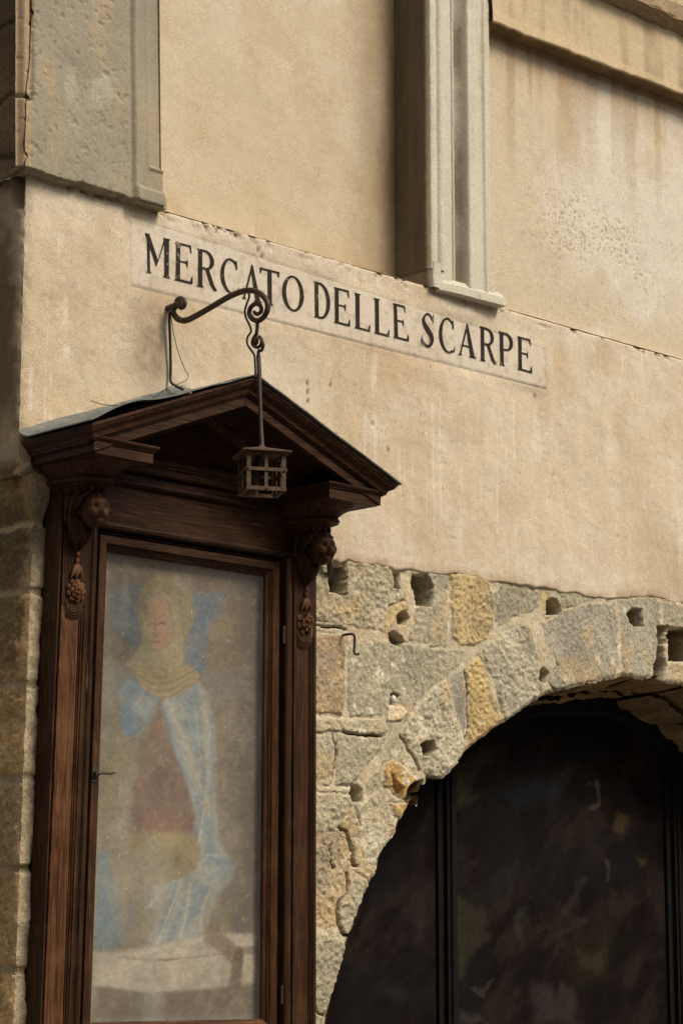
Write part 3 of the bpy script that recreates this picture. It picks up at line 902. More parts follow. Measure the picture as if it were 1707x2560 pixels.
HOLES = [  # polygon, depth
 (r7([(95, 30), (165, 38), (167, 178), (140, 172), (97, 165)]), .16), (r7([(356, 70), (388, 88), (386, 152), (362, 150), (368, 118)]), .10),
 (r7([(446, 96), (500, 92), (526, 150), (520, 226), (458, 222), (454, 165), (440, 140)]), .13), (r7([(376, 262), (390, 247), (415, 250), (428, 272), (415, 298), (380, 296)]), .12),
 (r7([(344, 338), (366, 330), (398, 352), (407, 372), (390, 392), (355, 380)]), .07), (r7([(1000, 205), (1015, 193), (1036, 196), (1056, 245), (1052, 256), (996, 262)]), .12),
 (r7([(474, 800), (490, 785), (528, 780), (536, 815), (520, 845), (480, 846)]), .06), (r7([(966, 490), (985, 480), (1008, 500), (1000, 540), (968, 532)]), .10),
 (r7([(1332, 262), (1352, 234), (1390, 238), (1398, 308), (1365, 312), (1338, 295)]), .08), (r7([(1455, 308), (1502, 304), (1498, 380), (1455, 384)]), .13),
 (r7([(1506, 312), (1640, 312), (1640, 452), (1502, 452)]), .16), (r7([(1455, 384), (1478, 384), (1490, 470), (1478, 545), (1438, 530)]), .06),
 (c6([(388, 1120), (410, 1040), (455, 1025), (512, 1080), (515, 1195), (440, 1205)]), .11), (c6([(950, 1060), (1010, 1005), (1110, 985), (1120, 1190), (1010, 1215), (945, 1190)]), .08),
 (r7([(348, 590), (362, 584), (388, 596), (382, 602), (364, 600), (352, 602)]), .03),
 (c6([(795, 930), (830, 935), (850, 1010), (920, 1060), (905, 1150), (850, 1120), (800, 1050)]), .018),
]
CRACKS = [  # polyline, half width m, depth
 (r7([(42, 300), (120, 308), (158, 325)]), .006, .03), (c7([(330, 120), (420, 180), (470, 420), (490, 560), (520, 580)]), .006, .03), (c7([(425, 640), (410, 880), (340, 960), (325, 1050), (335, 1250), (400, 1340), (450, 1350)]), .006, .03),
 (r7([(652, 495), (665, 560), (668, 700), (660, 780)]), .004, .02), (c6([(890, 550), (1000, 720), (1075, 900)]), .006, .018), (c6([(320, 500), (420, 535), (600, 545), (690, 560)]), .006, .03),
 (c6([(230, 540), (262, 700), (215, 950)]), .004, .018), (c7([(60, 2160), (120, 2230), (175, 2260)]), .004, .018), (c7([(240, 330), (235, 480), (280, 600)]), .006, .015),
]
STEP2 = 0.0055
xs = np.arange(0.50, 3.62, STEP2); zs = np.arange(1.15, 3.52, STEP2)
X, Z = np.meshgrid(xs, zs)
P0 = np.stack([X, np.full_like(X, 0.02), Z], -1)
PX, PY = project(P0.reshape(-1, 3)); PX, PY = PX.reshape(X.shape), PY.reshape(X.shape)
wx = (fbm(X, Z, 0.09, 3, 201) - 0.5) * 9 + (fbm(X, Z, 0.02, 2, 202) - 0.5) * 6
wz = (fbm(X, Z, 0.09, 3, 203) - 0.5) * 9 + (fbm(X, Z, 0.02, 2, 204) - 0.5) * 6
U, Vp = PX + wx, PY + wz
PPM = 640.0
sid = np.full(X.shape, -1); sdm = np.full(X.shape, 99.0)
for k, (poly, c, pr, ro) in enumerate(STONES):
    pl = np.array(poly)
    x0, y0 = pl.min(0) - 30; x1, y1 = pl.max(0) + 30
    m = (U > x0) & (U < x1) & (Vp > y0) & (Vp < y1)
    if not m.any():
        continue
    sd = poly_sd(U[m], Vp[m], pl) / PPM
    cur = sdm[m]; better = sd < cur
    cs = sid[m]; cs[better] = k; sid[m] = cs
    cur[better] = sd[better]; sdm[m] = cur
inside = sdm < 0
sid_in = np.where(inside, sid, -1)
HH = np.full(X.shape, -0.011) + (fbm(X, Z, 0.09, 4, 211) - 0.5) * 0.010 + (fbm(X, Z, 0.02, 3, 213) - 0.5) * 0.006
colm = np.array([0.42, 0.37, 0.275]) * (0.78 + 0.42 * fbm(X, Z, 0.12, 4, 215))[..., None]
colm = colm + (np.array([0.44, 0.33, 0.22]) - colm) * (0.5 * sstep(0.5, 0.7, fbm(X, Z, 0.2, 4, 217)))[..., None]
colm = colm + (np.array([0.56, 0.50, 0.41]) - colm) * (0.6 * sstep(0.62, 0.72, fbm(X, Z, 0.06, 4, 219)))[..., None]
scol = np.array([s[1] for s in STONES] + [(0, 0, 0)])
sprd = np.array([s[2] for s in STONES] + [0.0]); srgh = np.array([s[3] for s in STONES] + [0.0])
rise = sstep(0.0, -0.007, sdm)
peck = (fbm(X, Z, 0.016, 3, 221, 0.6) - 0.5)
peck2 = (fbm(X * 0.75 + Z * 0.66, -X * 0.66 + Z * 0.75, 0.05, 4, 223) - 0.5)
hs = -0.009 + 0.8 * sprd[sid] + srgh[sid] * (peck * 0.015 + peck2 * 0.006) + (fbm(X, Z, 0.3, 2, 225) - 0.5) * 0.008
HH = HH + (hs - HH) * (rise * inside)
cs = scol[sid] * (0.66 + 0.68 * fbm(X, Z, 0.16, 5, 227, 0.62))[..., None]
cs = cs * (1 + 0.5 * np.clip(peck, -.4, .4) * np.minimum(srgh[sid], 1))[..., None]
ocs = sstep(0.57, 0.72, fbm(X + 9, Z, 0.14, 4, 229))
cs = cs + (np.array([0.44, 0.32, 0.16]) - cs) * (0.45 * ocs)[..., None]
gr = sstep(0.56, 0.72, fbm(X - 4, Z, 0.18, 4, 231))
cs = cs + (np.array([0.235, 0.215, 0.185]) - cs) * (0.5 * gr)[..., None]
wht = sstep(0.66, 0.74, fbm(X, Z, 0.05, 4, 233)) * sstep(0.45, 0.6, fbm(X, Z, 0.4, 2, 235))
cs = cs + (np.array([0.58, 0.53, 0.44]) - cs) * (0.7 * wht)[..., None]
colr = np.where(inside[..., None], colm + (cs - colm) * rise[..., None], colm) * np.array([1.28, 1.225, 1.115])
joint = np.exp(-((sdm - 0.002) / 0.0035) ** 2) * sstep(0.56, 0.70, fbm(X, Z, 0.11, 3, 237))
HH = HH - 0.007 * joint
colr = colr * (1 - 0.35 * joint)[..., None]
for pts, w, dep in CRACKS:
    dd = line_dist(U, Vp, pts) / PPM
    g = sstep(w, w * 0.3, dd)
    HH = HH - dep * g
    colr = colr * (1 - 0.55 * g)[..., None]
for pts, dep in HOLES:
    pl = np.array(pts)
    U2, V2 = PX + wx * 0.5, PY + wz * 0.5
    sd = poly_sd(U2, V2, pl) / PPM
    g = sstep(0.003, -0.009, sd)
    HH = HH + (-0.03 - 1.7 * dep + 0.03 * fbm(X, Z, 0.03, 2, 241) - HH) * g
    colr = colr + (np.array([0.10, 0.075, 0.05]) - colr) * (0.85 * g * min(1.0, dep / 0.05))[..., None]  # hole interiors coloured darker, painting in their inner shade
# arch opening
sda = poly_sd(X, Z, ARCH)
fr = (fbm(X, Z, 0.04, 3, 243) - 0.5) * 0.016
cut = sda + fr
HH = HH - 0.012 * sstep(0.02, 0.0, cut)
P = np.stack([X, -HH, Z], -1)
# gather the rim onto the opening's edge
gx = np.gradient(cut, STEP2, axis=1); gz = np.gradient(cut, STEP2, axis=0)
gl = np.sqrt(gx * gx + gz * gz) + 1e-9
rim = (cut < 0.5 * STEP2) & (cut > -1.1 * STEP2)
P[..., 0] = np.where(rim, X - gx / gl * cut / gl, X)
P[..., 2] = np.where(rim, Z - gz / gl * cut / gl, Z)
Q = grid_quads(len(xs), len(zs))
cutv = cut.ravel()[Q]
ok = (cutv.min(1) > -1.1 * STEP2) & (cutv.max(1) > 0.0)
zed = np.interp(X, EX, EZ)
ok &= ((Z - zed).ravel()[Q].min(1) < 0.03)
Q = Q[ok]
qs = np.array([np.bincount(r + 1, minlength=2).argmax() - 1 for r in sid_in.ravel()[Q]]) if len(Q) < 1000 else sid_in.ravel()[Q][:, 0]
PF, CF = P.reshape(-1, 3), colr.reshape(-1, 3)
v, q, c = sub_quads(PF, Q[qs == -1], CF)
MASON = mk_quads('stone_masonry', v, q, c, MAT['mortar'], BLD)
MASON['label'] = 'rubble stone arch wall with square putlog holes'
for k in range(len(STONES)):
    sel = qs == k
    if sel.sum() < 6:
        continue
    v, q, c = sub_quads(PF, Q[sel], CF)
    mk_quads('stone', v, q, c, MAT['stone'], MASON)

# underside of the arch, built from soffit stones running front to back
DEEP = 0.47
def sink(x, frac):
    return 0.075 * np.exp(-((np.asarray(x) - 2.75) / 0.62) ** 2) * frac
def soffit():
    seg = np.hypot(*np.diff(ARCH, axis=0).T)
    T = np.concatenate([[0], np.cumsum(seg)])
    bounds = list(np.arange(0.3, T[-1], 0.34))
    for i in range(len(bounds) - 1):
        t0, t1 = bounds[i] + 0.006, bounds[i + 1] - 0.006
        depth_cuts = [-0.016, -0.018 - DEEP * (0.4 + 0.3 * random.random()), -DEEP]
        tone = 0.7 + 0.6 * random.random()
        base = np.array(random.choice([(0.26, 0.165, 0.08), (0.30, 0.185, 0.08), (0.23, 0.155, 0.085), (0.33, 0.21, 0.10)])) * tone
        for j in range(2):
            da, db = depth_cuts[j], depth_cuts[j + 1] + (0.008 if j == 0 else 0)
            ts = np.arange(t0, t1 + 0.001, 0.014); ds = np.linspace(da, db, 18)
            Tg, Dg = np.meshgrid(ts, ds)
            xx = np.interp(Tg, T, ARCH[:, 0]); zz = np.interp(Tg, T, ARCH[:, 1])
            e = 0.004
            tx = np.interp(Tg + e, T, ARCH[:, 0]) - np.interp(Tg - e, T, ARCH[:, 0]); tz = np.interp(Tg + e, T, ARCH[:, 1]) - np.interp(Tg - e, T, ARCH[:, 1])
            ln = np.sqrt(tx * tx + tz * tz) + 1e-9
            nx, nz = -tz / ln, tx / ln                     # away from the opening
            h = (fbm(Dg * 0.4, Tg, 0.06, 4, 251) - 0.5) * 0.05 * sstep(-0.016, -0.05, Dg) + 0.004 - random.random() * 0.02 * (j > 0)
            edge = np.maximum.reduce([sstep(0.02, 0, Tg - t0), sstep(0.02, 0, t1 - Tg), sstep(0.02, 0, Dg - db)])
            h = h + 0.011 * edge
            P = np.stack([xx + nx * h, -Dg, zz + nz * h - sink(xx, np.clip(-Dg / DEEP, 0, 1))], -1).reshape(-1, 3)
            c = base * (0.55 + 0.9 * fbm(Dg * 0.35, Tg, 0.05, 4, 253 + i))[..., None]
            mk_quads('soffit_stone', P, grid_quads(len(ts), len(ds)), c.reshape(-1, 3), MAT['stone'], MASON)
    # backing behind the joints
    ts = np.arange(0.2, T[-1], 0.05)
    V, F = [], []
    for t in ts:
        x, z = np.interp(t, T, ARCH[:, 0]), np.interp(t, T, ARCH[:, 1])
        a = (np.interp(t + .01, T, ARCH[:, 0]) - np.interp(t - .01, T, ARCH[:, 0]), np.interp(t + .01, T, ARCH[:, 1]) - np.interp(t - .01, T, ARCH[:, 1]))
        l = math.hypot(*a) + 1e-9
        x, z = x - a[1] / l * 0.03, z + a[0] / l * 0.03
        V += [(x, 0.045, z), (x, DEEP + 0.02, z - float(sink(x, 1.0)))]
    for i in range(len(ts) - 1):
        F.append((2 * i, 2 * i + 2, 2 * i + 3, 2 * i + 1))
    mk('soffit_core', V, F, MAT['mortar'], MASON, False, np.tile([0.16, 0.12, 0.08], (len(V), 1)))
soffit()

# ---- stone quoins at the left corner, wrapping onto the return wall
XQ = -0.732
QJ = [3.41, 3.215, 2.965, 2.62, 2.275, 1.955, 1.60, 1.30, 1.0]
s_ax = np.arange(-0.62, 0.20, 0.0055); z_ax = np.arange(1.1, 3.46, 0.0055)
S, Z = np.meshgrid(s_ax, z_ax)
Zw = Z + (fbm(S, Z, 0.08, 3, 261) - 0.5) * 0.03
ids = np.full(S.shape, -1); sdm = np.full(S.shape, 9.0)
blocks = []
for i in range(len(QJ) - 1):
    zt, zb = QJ[i] - 0.006, QJ[i + 1] + 0.006
    sl = -0.24 - 0.22 * (i % 2) - 0.05 * random.random()
    blocks.append((sl, 0.30, zb, zt)); blocks.append((-0.9, sl - 0.012, zb, zt))
for k, (a, b_, c_, d_) in enumerate(blocks):
    sd = np.maximum(np.maximum(a - S, S - b_), np.maximum(c_ - Zw, Zw - d_))
    m = sd < sdm
    ids[m] = k; sdm[m] = sd[m]
ins = sdm < 0
rise = sstep(0.0, -0.016, sdm)
H = np.full(S.shape, -0.014) + (fbm(S, Z, 0.06, 3, 263) - 0.5) * 0.016
hs = 0.0 + (fbm(S, Z, 0.03, 4, 265, 0.6) - 0.5) * 0.030 * sstep(-0.015, -0.05, S) + (fbm(S, Z, 0.04, 3, 266) - 0.5) * 0.012 + (fbm(S, Z, 0.2, 2, 267) - 0.5) * 0.02
H = H + (hs - H) * (rise * ins)
H = H - 0.05 * sstep(0.060, 0.085, S + (fbm(Z, S, 0.06, 4, 269) - 0.5) * 0.05)
H = H + 0.03 * sstep(3.22, 3.3, Z) * sstep(3.44, 3.38, Z) * (0.3 + fbm(S, Z, 0.1, 3, 271)) * (S < 0.06)
tone = np.array([0.7 + 0.75 * random.random() for _ in blocks])
hue = np.array([random.choice([(0.43, 0.29, 0.14), (0.50, 0.33, 0.145), (0.38, 0.27, 0.15)]) for _ in blocks])
c = hue[ids] * tone[ids][..., None] * (0.55 + 0.9 * fbm(S, Z, 0.12, 5, 273, .6))[..., None]
strip = sstep(-0.005, 0.006, S + (fbm(Z, S * 0, 0.1, 3, 275) - .5) * 0.01)
c = c + (np.array([0.46, 0.375, 0.255]) * (0.7 + 0.6 * fbm(S, Z, 0.05, 4, 277))[..., None] - c) * (0.85 * strip)[..., None]
grm = sstep(0.045, 0.075, S + (fbm(Z, S, 0.07, 4, 279) - 0.5) * 0.05)
c = c + (np.array([0.07, 0.055, 0.04]) - c) * (0.75 * grm)[..., None]
ch = (sstep(3.0, 3.2, Z) * 0.6)
c = c + (np.array([0.135, 0.10, 0.058]) - c) * ch[..., None]
film = sstep(-0.03, -0.05, S + (fbm(S, Z, 0.05, 4, 283) - 0.5) * 0.09) * sstep(2.62, 2.75, Z + (fbm(S, Z, 0.09, 3, 285) - .5) * .12) * sstep(3.36, 3.26, Z)
c = c + (np.array([0.13, 0.092, 0.05]) - c) * (0.75 * film)[..., None]
H = H + 0.006 * film
mc = np.array([0.44, 0.34, 0.21]) * (0.6 + 0.6 * fbm(S, Z, 0.08, 4, 281))[..., None]
c = np.where(ins[..., None], mc + (c - mc) * rise[..., None], mc)
P = wrap(S, Z, H, XQ, 0.012)
P[..., 0] += (Z - 3.2) * 0.017
Q = grid_quads(len(s_ax), len(z_ax))
qi = np.where(ins, ids, -1).ravel()[Q][:, 0]
PF, CF = P.reshape(-1, 3), c.reshape(-1, 3)
v, q, cc = sub_quads(PF, Q[qi == -1], CF)
QUOIN = mk_quads('corner_masonry', v, q, cc, MAT['mortar'], BLD)
QUOIN['label'] = 'stack of worn brown quoin stones on the left corner'
for k in range(len(blocks)):
    sel = qi == k
    if sel.sum() > 6:
        v, q, cc = sub_quads(PF, Q[sel], CF)
        mk_quads('quoin_stone', v, q, cc, MAT['stone'], QUOIN)
# wall core behind the shrine and under the plaster, so nothing is hollow
mk('wall_core', [(-0.66, 0.06, 0), (0.74, 0.06, 0), (0.74, 0.06, 3.5), (-0.66, 0.06, 3.5)], [(0, 1, 2, 3)], MAT['mortar'], BLD, False, np.tile([0.2, 0.16, 0.1], (4, 1)))

# ------------------------------------------------------------------ lettering
def rect(x0, y0, x1, y1): return [(x0, y0), (x1, y0), (x1, y1), (x0, y1)]
def arcband(cx, cy, rx0, ry0, rx1, ry1, a0, a1, n=18, sh=0.0):
    """band between outer ellipse and inner ellipse (inner shifted by sh in x) -> list of quads"""
    out = []
    for i in range(n):
        t0, t1 = [math.radians(a0 + (a1 - a0) * (i + k) / n) for k in (0, 1)]
        out.append([(cx + rx0 * math.cos(t0), cy + ry0 * math.sin(t0)), (cx + rx0 * math.cos(t1), cy + ry0 * math.sin(t1)),
                    (cx + sh + rx1 * math.cos(t1), cy + ry1 * math.sin(t1)), (cx + sh + rx1 * math.cos(t0), cy + ry1 * math.sin(t0))])
    return out
def stem(x, w, y0=0.0, y1=1.0, sf=0.07, st=True, sb=True):
    p = [rect(x, y0, x + w, y1)]
    if sb: p.append([(x - sf, y0), (x + w + sf, y0), (x + w + 0.0, y0 + 0.05), (x, y0 + 0.05)])
    if st: p.append([(x, y1 - 0.05), (x + w, y1 - 0.05), (x + w + sf, y1), (x - sf, y1)])
    return p
def L_E():
    return stem(.06, .22, sf=.08) + [rect(.28, .955, .88, 1.0), [(.88, 1.0), (.80, .955), (.88, .80), (.92, .80)], rect(.28, .505, .66, .545), [(.66, .60), (.62, .545), (.62, .505), (.66, .41), (.70, .41), (.70, .60)],
            rect(.28, 0, .90, .05), [(.90, 0), (.82, .05), (.92, .20), (.96, .20), (.95, 0)]]
def L_M():
    return stem(.08, .09, sf=.06, st=False) + [[(.00, 1.0), (.16, 1.0), (.50, .36), (.42, .22)], [(.42, .22), (.50, .36), (.80, 1.0), (.74, 1.0)]] + stem(.74, .17, sf=.07)
def L_R():
    return stem(.06, .20, sf=.08) + arcband(.42, .745, .44, .255, .25, .205, -90, 90) + [rect(.26, .955, .43, 1.0), rect(.26, .49, .43, .54), [(.42, .53), (.58, .51), (.84, .12), (.98, 0.0), (.82, .0), (.66, .12), (.42, .50)]]
def L_P():
    return stem(.08, .22, sf=.09) + arcband(.46, .735, .46, .265, .25, .215, -90, 90) + [rect(.30, .955, .47, 1.0), rect(.30, .47, .47, .52)]
def L_D():
    return stem(.06, .20, sf=.08) + arcband(.36, .5, .58, .5, .38, .45, -90, 90, 24) + [rect(.26, .955, .37, 1.0), rect(.26, 0, .37, .05)]
def L_O():
    return arcband(.5, .5, .5, .52, .33, .475, 0, 360, 40)
def L_C():
    return arcband(.56, .5, .54, .52, .36, .47, 52, 300, 34) + [[(.80, .95), (.90, .98), (.92, .72), (.86, .72)], [(.74, .03), (.84, .07), (.96, .26), (.92, .04)]]
def L_A():
    return [[(.00, 0.0), (.22, 0.0), (.15, .05), (.05, .05)], [(.07, .05), (.15, .05), (.52, 1.0), (.44, 1.0)], [(.44, 1.06), (.52, 1.0), (.86, .05), (.64, .05), (.42, .92)], [(.54, 0), (.98, 0), (.88, .05), (.62, .05)], rect(.24, .30, .66, .345)]
def L_T():
    return stem(.40, .20, sf=.10, st=False) + [rect(.06, .955, .94, 1.0), [(.02, .84), (.06, .84), (.12, .955), (.06, 1.0), (.00, 1.0)], [(.98, .84), (.94, .84), (.88, .955), (.94, 1.0), (1.0, 1.0)]]
def L_L():
    return stem(.08, .23, sf=.10) + [rect(.31, 0, .88, .05), [(.88, 0), (.80, .05), (.92, .20), (.97, .20), (.96, 0)]]
def L_S():
    up = catmull([(.82, .84), (.66, .965), (.46, .975), (.28, .88), (.23, .75), (.34, .63), (.56, .49), (.78, .35), (.80, .20), (.66, .06), (.44, .03), (.26, .08), (.10, .20)], 5)
    n = len(up); q = []
    for i in range(n - 1):
        w = []
        for j in (i, i + 1):
            t = np.array(up[min(j + 1, n - 1)]) - np.array(up[max(j - 1, 0)])
            t = t / (np.linalg.norm(t) + 1e-9)
            ww = 0.035 + 0.075 * math.exp(-((j / (n - 1) - 0.5) / 0.22) ** 2)
            nrm = np.array([-t[1] * 1.25, t[0] * 0.75]) * ww
            w += [tuple(np.array(up[j]) + nrm), tuple(np.array(up[j]) - nrm)]
        q.append([w[0], w[2], w[3], w[1]])
    return q + [[(.84, 1.0), (.90, 1.0), (.90, .74), (.84, .74)], [(.06, .0), (.11, .0), (.12, .28), (.07, .28)]]
GL = dict(M=L_M, E=L_E, R=L_R, C=L_C, A=L_A, T=L_T, O=L_O, D=L_D, L=L_L, S=L_S, P=L_P)
def s1(x, y): return (320 + .2934 * x, 520 + .2934 * y)
def s2(x, y): return (760 + .1913 * x, 660 + .1913 * y)
def s3(x, y): return (1030 + .2232 * x, 740 + .2232 * y)
# corners in the photo: top-left, top-right, bottom-right, bottom-left
LET = [('M', s1, (143, 212), (368, 272), (365, 604), (150, 546)), ('E', s1, (402, 288), (552, 325), (556, 652), (396, 612)), ('R', s1, (588, 340), (752, 388), (762, 712), (586, 664)),
       ('C', s1, (782, 418), (938, 450), (950, 745), (786, 700)), ('A', s1, (968, 476), (1150, 520), (1148, 816), (968, 768)), ('T', s1, (1120, 503), (1288, 548), (1290, 850), (1122, 806)),
       ('O', s1, (1312, 562), (1494, 606), (1494, 896), (1312, 848)),
       ('D', s2, (122, 222), (348, 290), (350, 752), (128, 690)), ('E', s2, (386, 298), (602, 358), (606, 822), (388, 764)), ('L', s2, (652, 374), (866, 434), (866, 890), (656, 834)),
       ('L', s2, (904, 440), (1116, 500), (1116, 956), (912, 902)), ('E', s2, (1156, 508), (1330, 556), (1376, 1016), (1164, 960)),
       ('S', s3, (86, 176), (248, 214), (248, 592), (84, 550)), ('C', s3, (292, 226), (470, 272), (486, 650), (294, 606)), ('A', s3, (512, 298), (720, 352), (722, 706), (512, 654)),
       ('R', s3, (752, 336), (930, 386), (944, 768), (756, 720)), ('P', s3, (960, 392), (1136, 440), (1140, 816), (970, 770)), ('E', s3, (1172, 448), (1336, 492), (1344, 868), (1176, 822))]
# the stroke outlines in L_* are drawn for a flat letter box; place each in its quad on the wall
for ch, fr_, tl, tr, br, bl in LET:
    q4 = [np.array(xz(*fr_(*p))) for p in (tl, tr, br, bl)]
    V, F = [], []
    for li, poly in enumerate(GL[ch]()):
        idx = []
        for (u, v_) in poly:
            p = (q4[3] * (1 - u) + q4[2] * u) * (1 - v_) + (q4[0] * (1 - u) + q4[1] * u) * v_
            idx.append(len(V)); V.append((p[0], -0.0030 - 0.00004 * li, p[1]))
        F.append(tuple(idx))
    mk('painted_letter', V, F, MAT['letter'], WALL)

# ------------------------------------------------------------------ arch screen: dark painted panels between mullions
DOOR_D = -0.46
SCR = empty('arched_screen', (2.6, 0.47, 0), 'dark painted panels between slim black mullions filling the stone arch', 'screen')
def paint(col, mask, c, a=1.0):
    return col + (np.asarray(c, float) - col) * (np.clip(mask, 0, 1) * a)[..., None]
R8 = lambda p: (760 + .604 * p[0], 1900 + .604 * p[1])
def mural(px, py, X, Z, k):
    wu = (fbm(X, Z, 0.12, 4, 301) - 0.5) * 34 + (fbm(X, Z, 0.03, 3, 303) - 0.5) * 12
    wv = (fbm(X, Z, 0.12, 4, 305) - 0.5) * 34 + (fbm(X, Z, 0.03, 3, 307) - 0.5) * 12
    U, V = px + wu, py + wv
    c = np.tile(lin((33, 24, 21)), X.shape + (1,))
    wq = 0.25 * fbm(X, Z, 0.5, 3, 313)
    sw = fbm((X * 0.75 + Z * 0.66 + wq) * 0.35, (Z * 0.75 - X * 0.66) + wq, 0.09, 5, 309, 0.6)
    c = paint(c, sstep(0.46, 0.66, sw), lin((50, 40, 35)), 0.75)
    c = paint(c, sstep(0.50, 0.36, sw), lin((22, 15, 13)), 0.6)
    c = paint(c, sstep(0.52, 0.7, fbm(X, Z, 0.3, 3, 311)), lin((30, 30, 30)), 0.6)
    def P(pts, colr, soft=8, a=1.0, conv=R8):
        nonlocal c
        c = paint(c, sstep(1.6 * soft, -1.6 * soft, poly_sd(U, V, [conv(p) for p in pts])), lin(colr), 0.8 * a)
    def Ln(pts, colr, w, a=1.0, conv=R8):
        nonlocal c
        c = paint(c, sstep(w, w * 0.2, line_dist(U, V, [conv(p) for p in pts])), lin(colr), 0.55 * a)
    P([(612, 30), (760, -60), (780, 0), (690, 80), (680, 130), (720, 160), (630, 210), (612, 210)], (66, 58, 44))
    P([(612, -80), (900, -200), (960, -120), (820, -80), (740, 0)], (50, 46, 38), 14, .6)
    P([(624, 560), (680, 565), (740, 620), (745, 700), (775, 750), (700, 800), (650, 900), (630, 900)], (60, 54, 42))
    P([(700, 100), (860, 40), (1060, 10), (1050, 40), (860, 90), (740, 150)], (30, 20, 18), 8)
    P([(800, 150), (960, 60), (1080, 50), (1050, 160), (900, 210)], (36, 40, 42), 14, .8)
    P([(690, 540), (880, 430), (900, 440), (860, 560), (720, 600)], (48, 42, 38), 14, .8)
    P([(900, 600), (920, 605), (900, 740), (880, 760), (875, 640)], (60, 54, 49), 7)
    P([(935, 920), (1000, 930), (1030, 1000), (1060, 920), (1110, 940), (1120, 1093), (960, 1093)], (62, 55, 52), 9)
    P([(1140, 780), (1180, 800), (1240, 770), (1250, 820), (1200, 880), (1150, 860)], (74, 66, 46), 7)
    P([(1090, 700), (1300, 650), (1250, 900), (1120, 960)], (50, 44, 30), 18, .7)
    P([(1285, 260), (1310, 225), (1330, 235), (1330, 300), (1290, 290)], (80, 66, 44), 5)
    P([(1385, 410), (1420, 405), (1420, 440)], (76, 62, 40), 4)
    Ln([(1215, 80), (1212, 180), (1185, 192)], (96, 86, 72), 7); Ln([(1170, 100), (1228, 98)], (80, 70, 60), 4)
    Ln([(1155, 490), (1120, 560), (1075, 630)], (64, 58, 54), 15); Ln([(1145, 650), (1055, 735)], (58, 52, 48), 11); Ln([(1250, 400), (1235, 490)], (72, 64, 58), 9)
    Ln([(700, 940), (740, 960), (765, 930)], (80, 72, 64), 8); Ln([(960, 300), (900, 460), (860, 600)], (24, 18, 16), 16, .8); Ln([(1040, 200), (980, 400)], (48, 44, 40), 7, .7)
    P([(440, 560), (520, 520), (525, 640), (480, 780), (450, 780), (470, 660), (410, 650)], (52, 45, 41), 10)
    P([(290, 920), (330, 910), (420, 950), (410, 1000), (300, 980)], (54, 48, 44), 12, .7)
    P([(270, 520), (520, 450), (520, 500), (420, 520), (330, 600), (300, 620)], (38, 32, 30), 10)
    P([(640, 1040), (720, 1050), (760, 1093), (640, 1093)], (70, 62, 56), 7)
    return c
PANELS = [(0.70, 1.94, 0.2), (2.06, 3.61, 0.2), (3.73, 4.95, 0.2)]
for i, (x0, x1, z0) in enumerate(PANELS):
    xs = np.arange(x0, x1 + .005, 0.009); zs = np.arange(0.9, 2.96, 0.009)
    X, Z = np.meshgrid(xs, zs)
    P = np.stack([X, np.full_like(X, -DOOR_D + 0.012), Z], -1)
    px, py = project(P.reshape(-1, 3))
    c = mural(px.reshape(X.shape), py.reshape(X.shape), X, Z, i)
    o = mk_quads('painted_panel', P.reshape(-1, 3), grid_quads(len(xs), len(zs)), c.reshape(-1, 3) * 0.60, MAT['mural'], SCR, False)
for xm in (2.0, 3.67):
    m = MB()
    m.vsweep([(xm - .062, DOOR_D - .03), (xm - .062, DOOR_D + .005), (xm - .03, DOOR_D + .008), (xm - .028, DOOR_D + .03), (xm + .022, DOOR_D + .03), (xm + .024, DOOR_D + .008), (xm + .062, DOOR_D + .005), (xm + .062, DOOR_D - .03)], 0.9, 2.95)
    mu = m.build('mullion', MAT['black_paint'], SCR)
    m = MB()
    m.tube([(xm + .0, DOOR_D + .032, 0.9), (xm + .0, DOOR_D + .032, 2.95)], .011, 8)
    m.build('bead', MAT['black_paint'], mu, True)
def screen_arch():
    seg = np.hypot(*np.diff(ARCH, axis=0).T)
    T = np.concatenate([[0], np.cumsum(seg)])
    secs = []
    for t in np.arange(0.8, T[-1] - .8, 0.06):
        x, z = np.interp(t, T, ARCH[:, 0]), np.interp(t, T, ARCH[:, 1])
        a = (np.interp(t + .08, T, ARCH[:, 0]) - np.interp(t - .08, T, ARCH[:, 0]), np.interp(t + .08, T, ARCH[:, 1]) - np.interp(t - .08, T, ARCH[:, 1]))
        l = math.hypot(*a) + 1e-9
        nx, nz = a[1] / l, -a[0] / l
        z = z - float(sink(x, 1.0))
        secs.append([(x + nx * o_, DOOR_D + dd, z + nz * o_) for o_, dd in ((-.04, -.03), (-.04, .02), (.05, .02), (.07, .004), (.07, -.03))])
    m = MB(); m.sections(secs)
    m.build('arch_frame', MAT['black_paint'], SCR)
screen_arch()

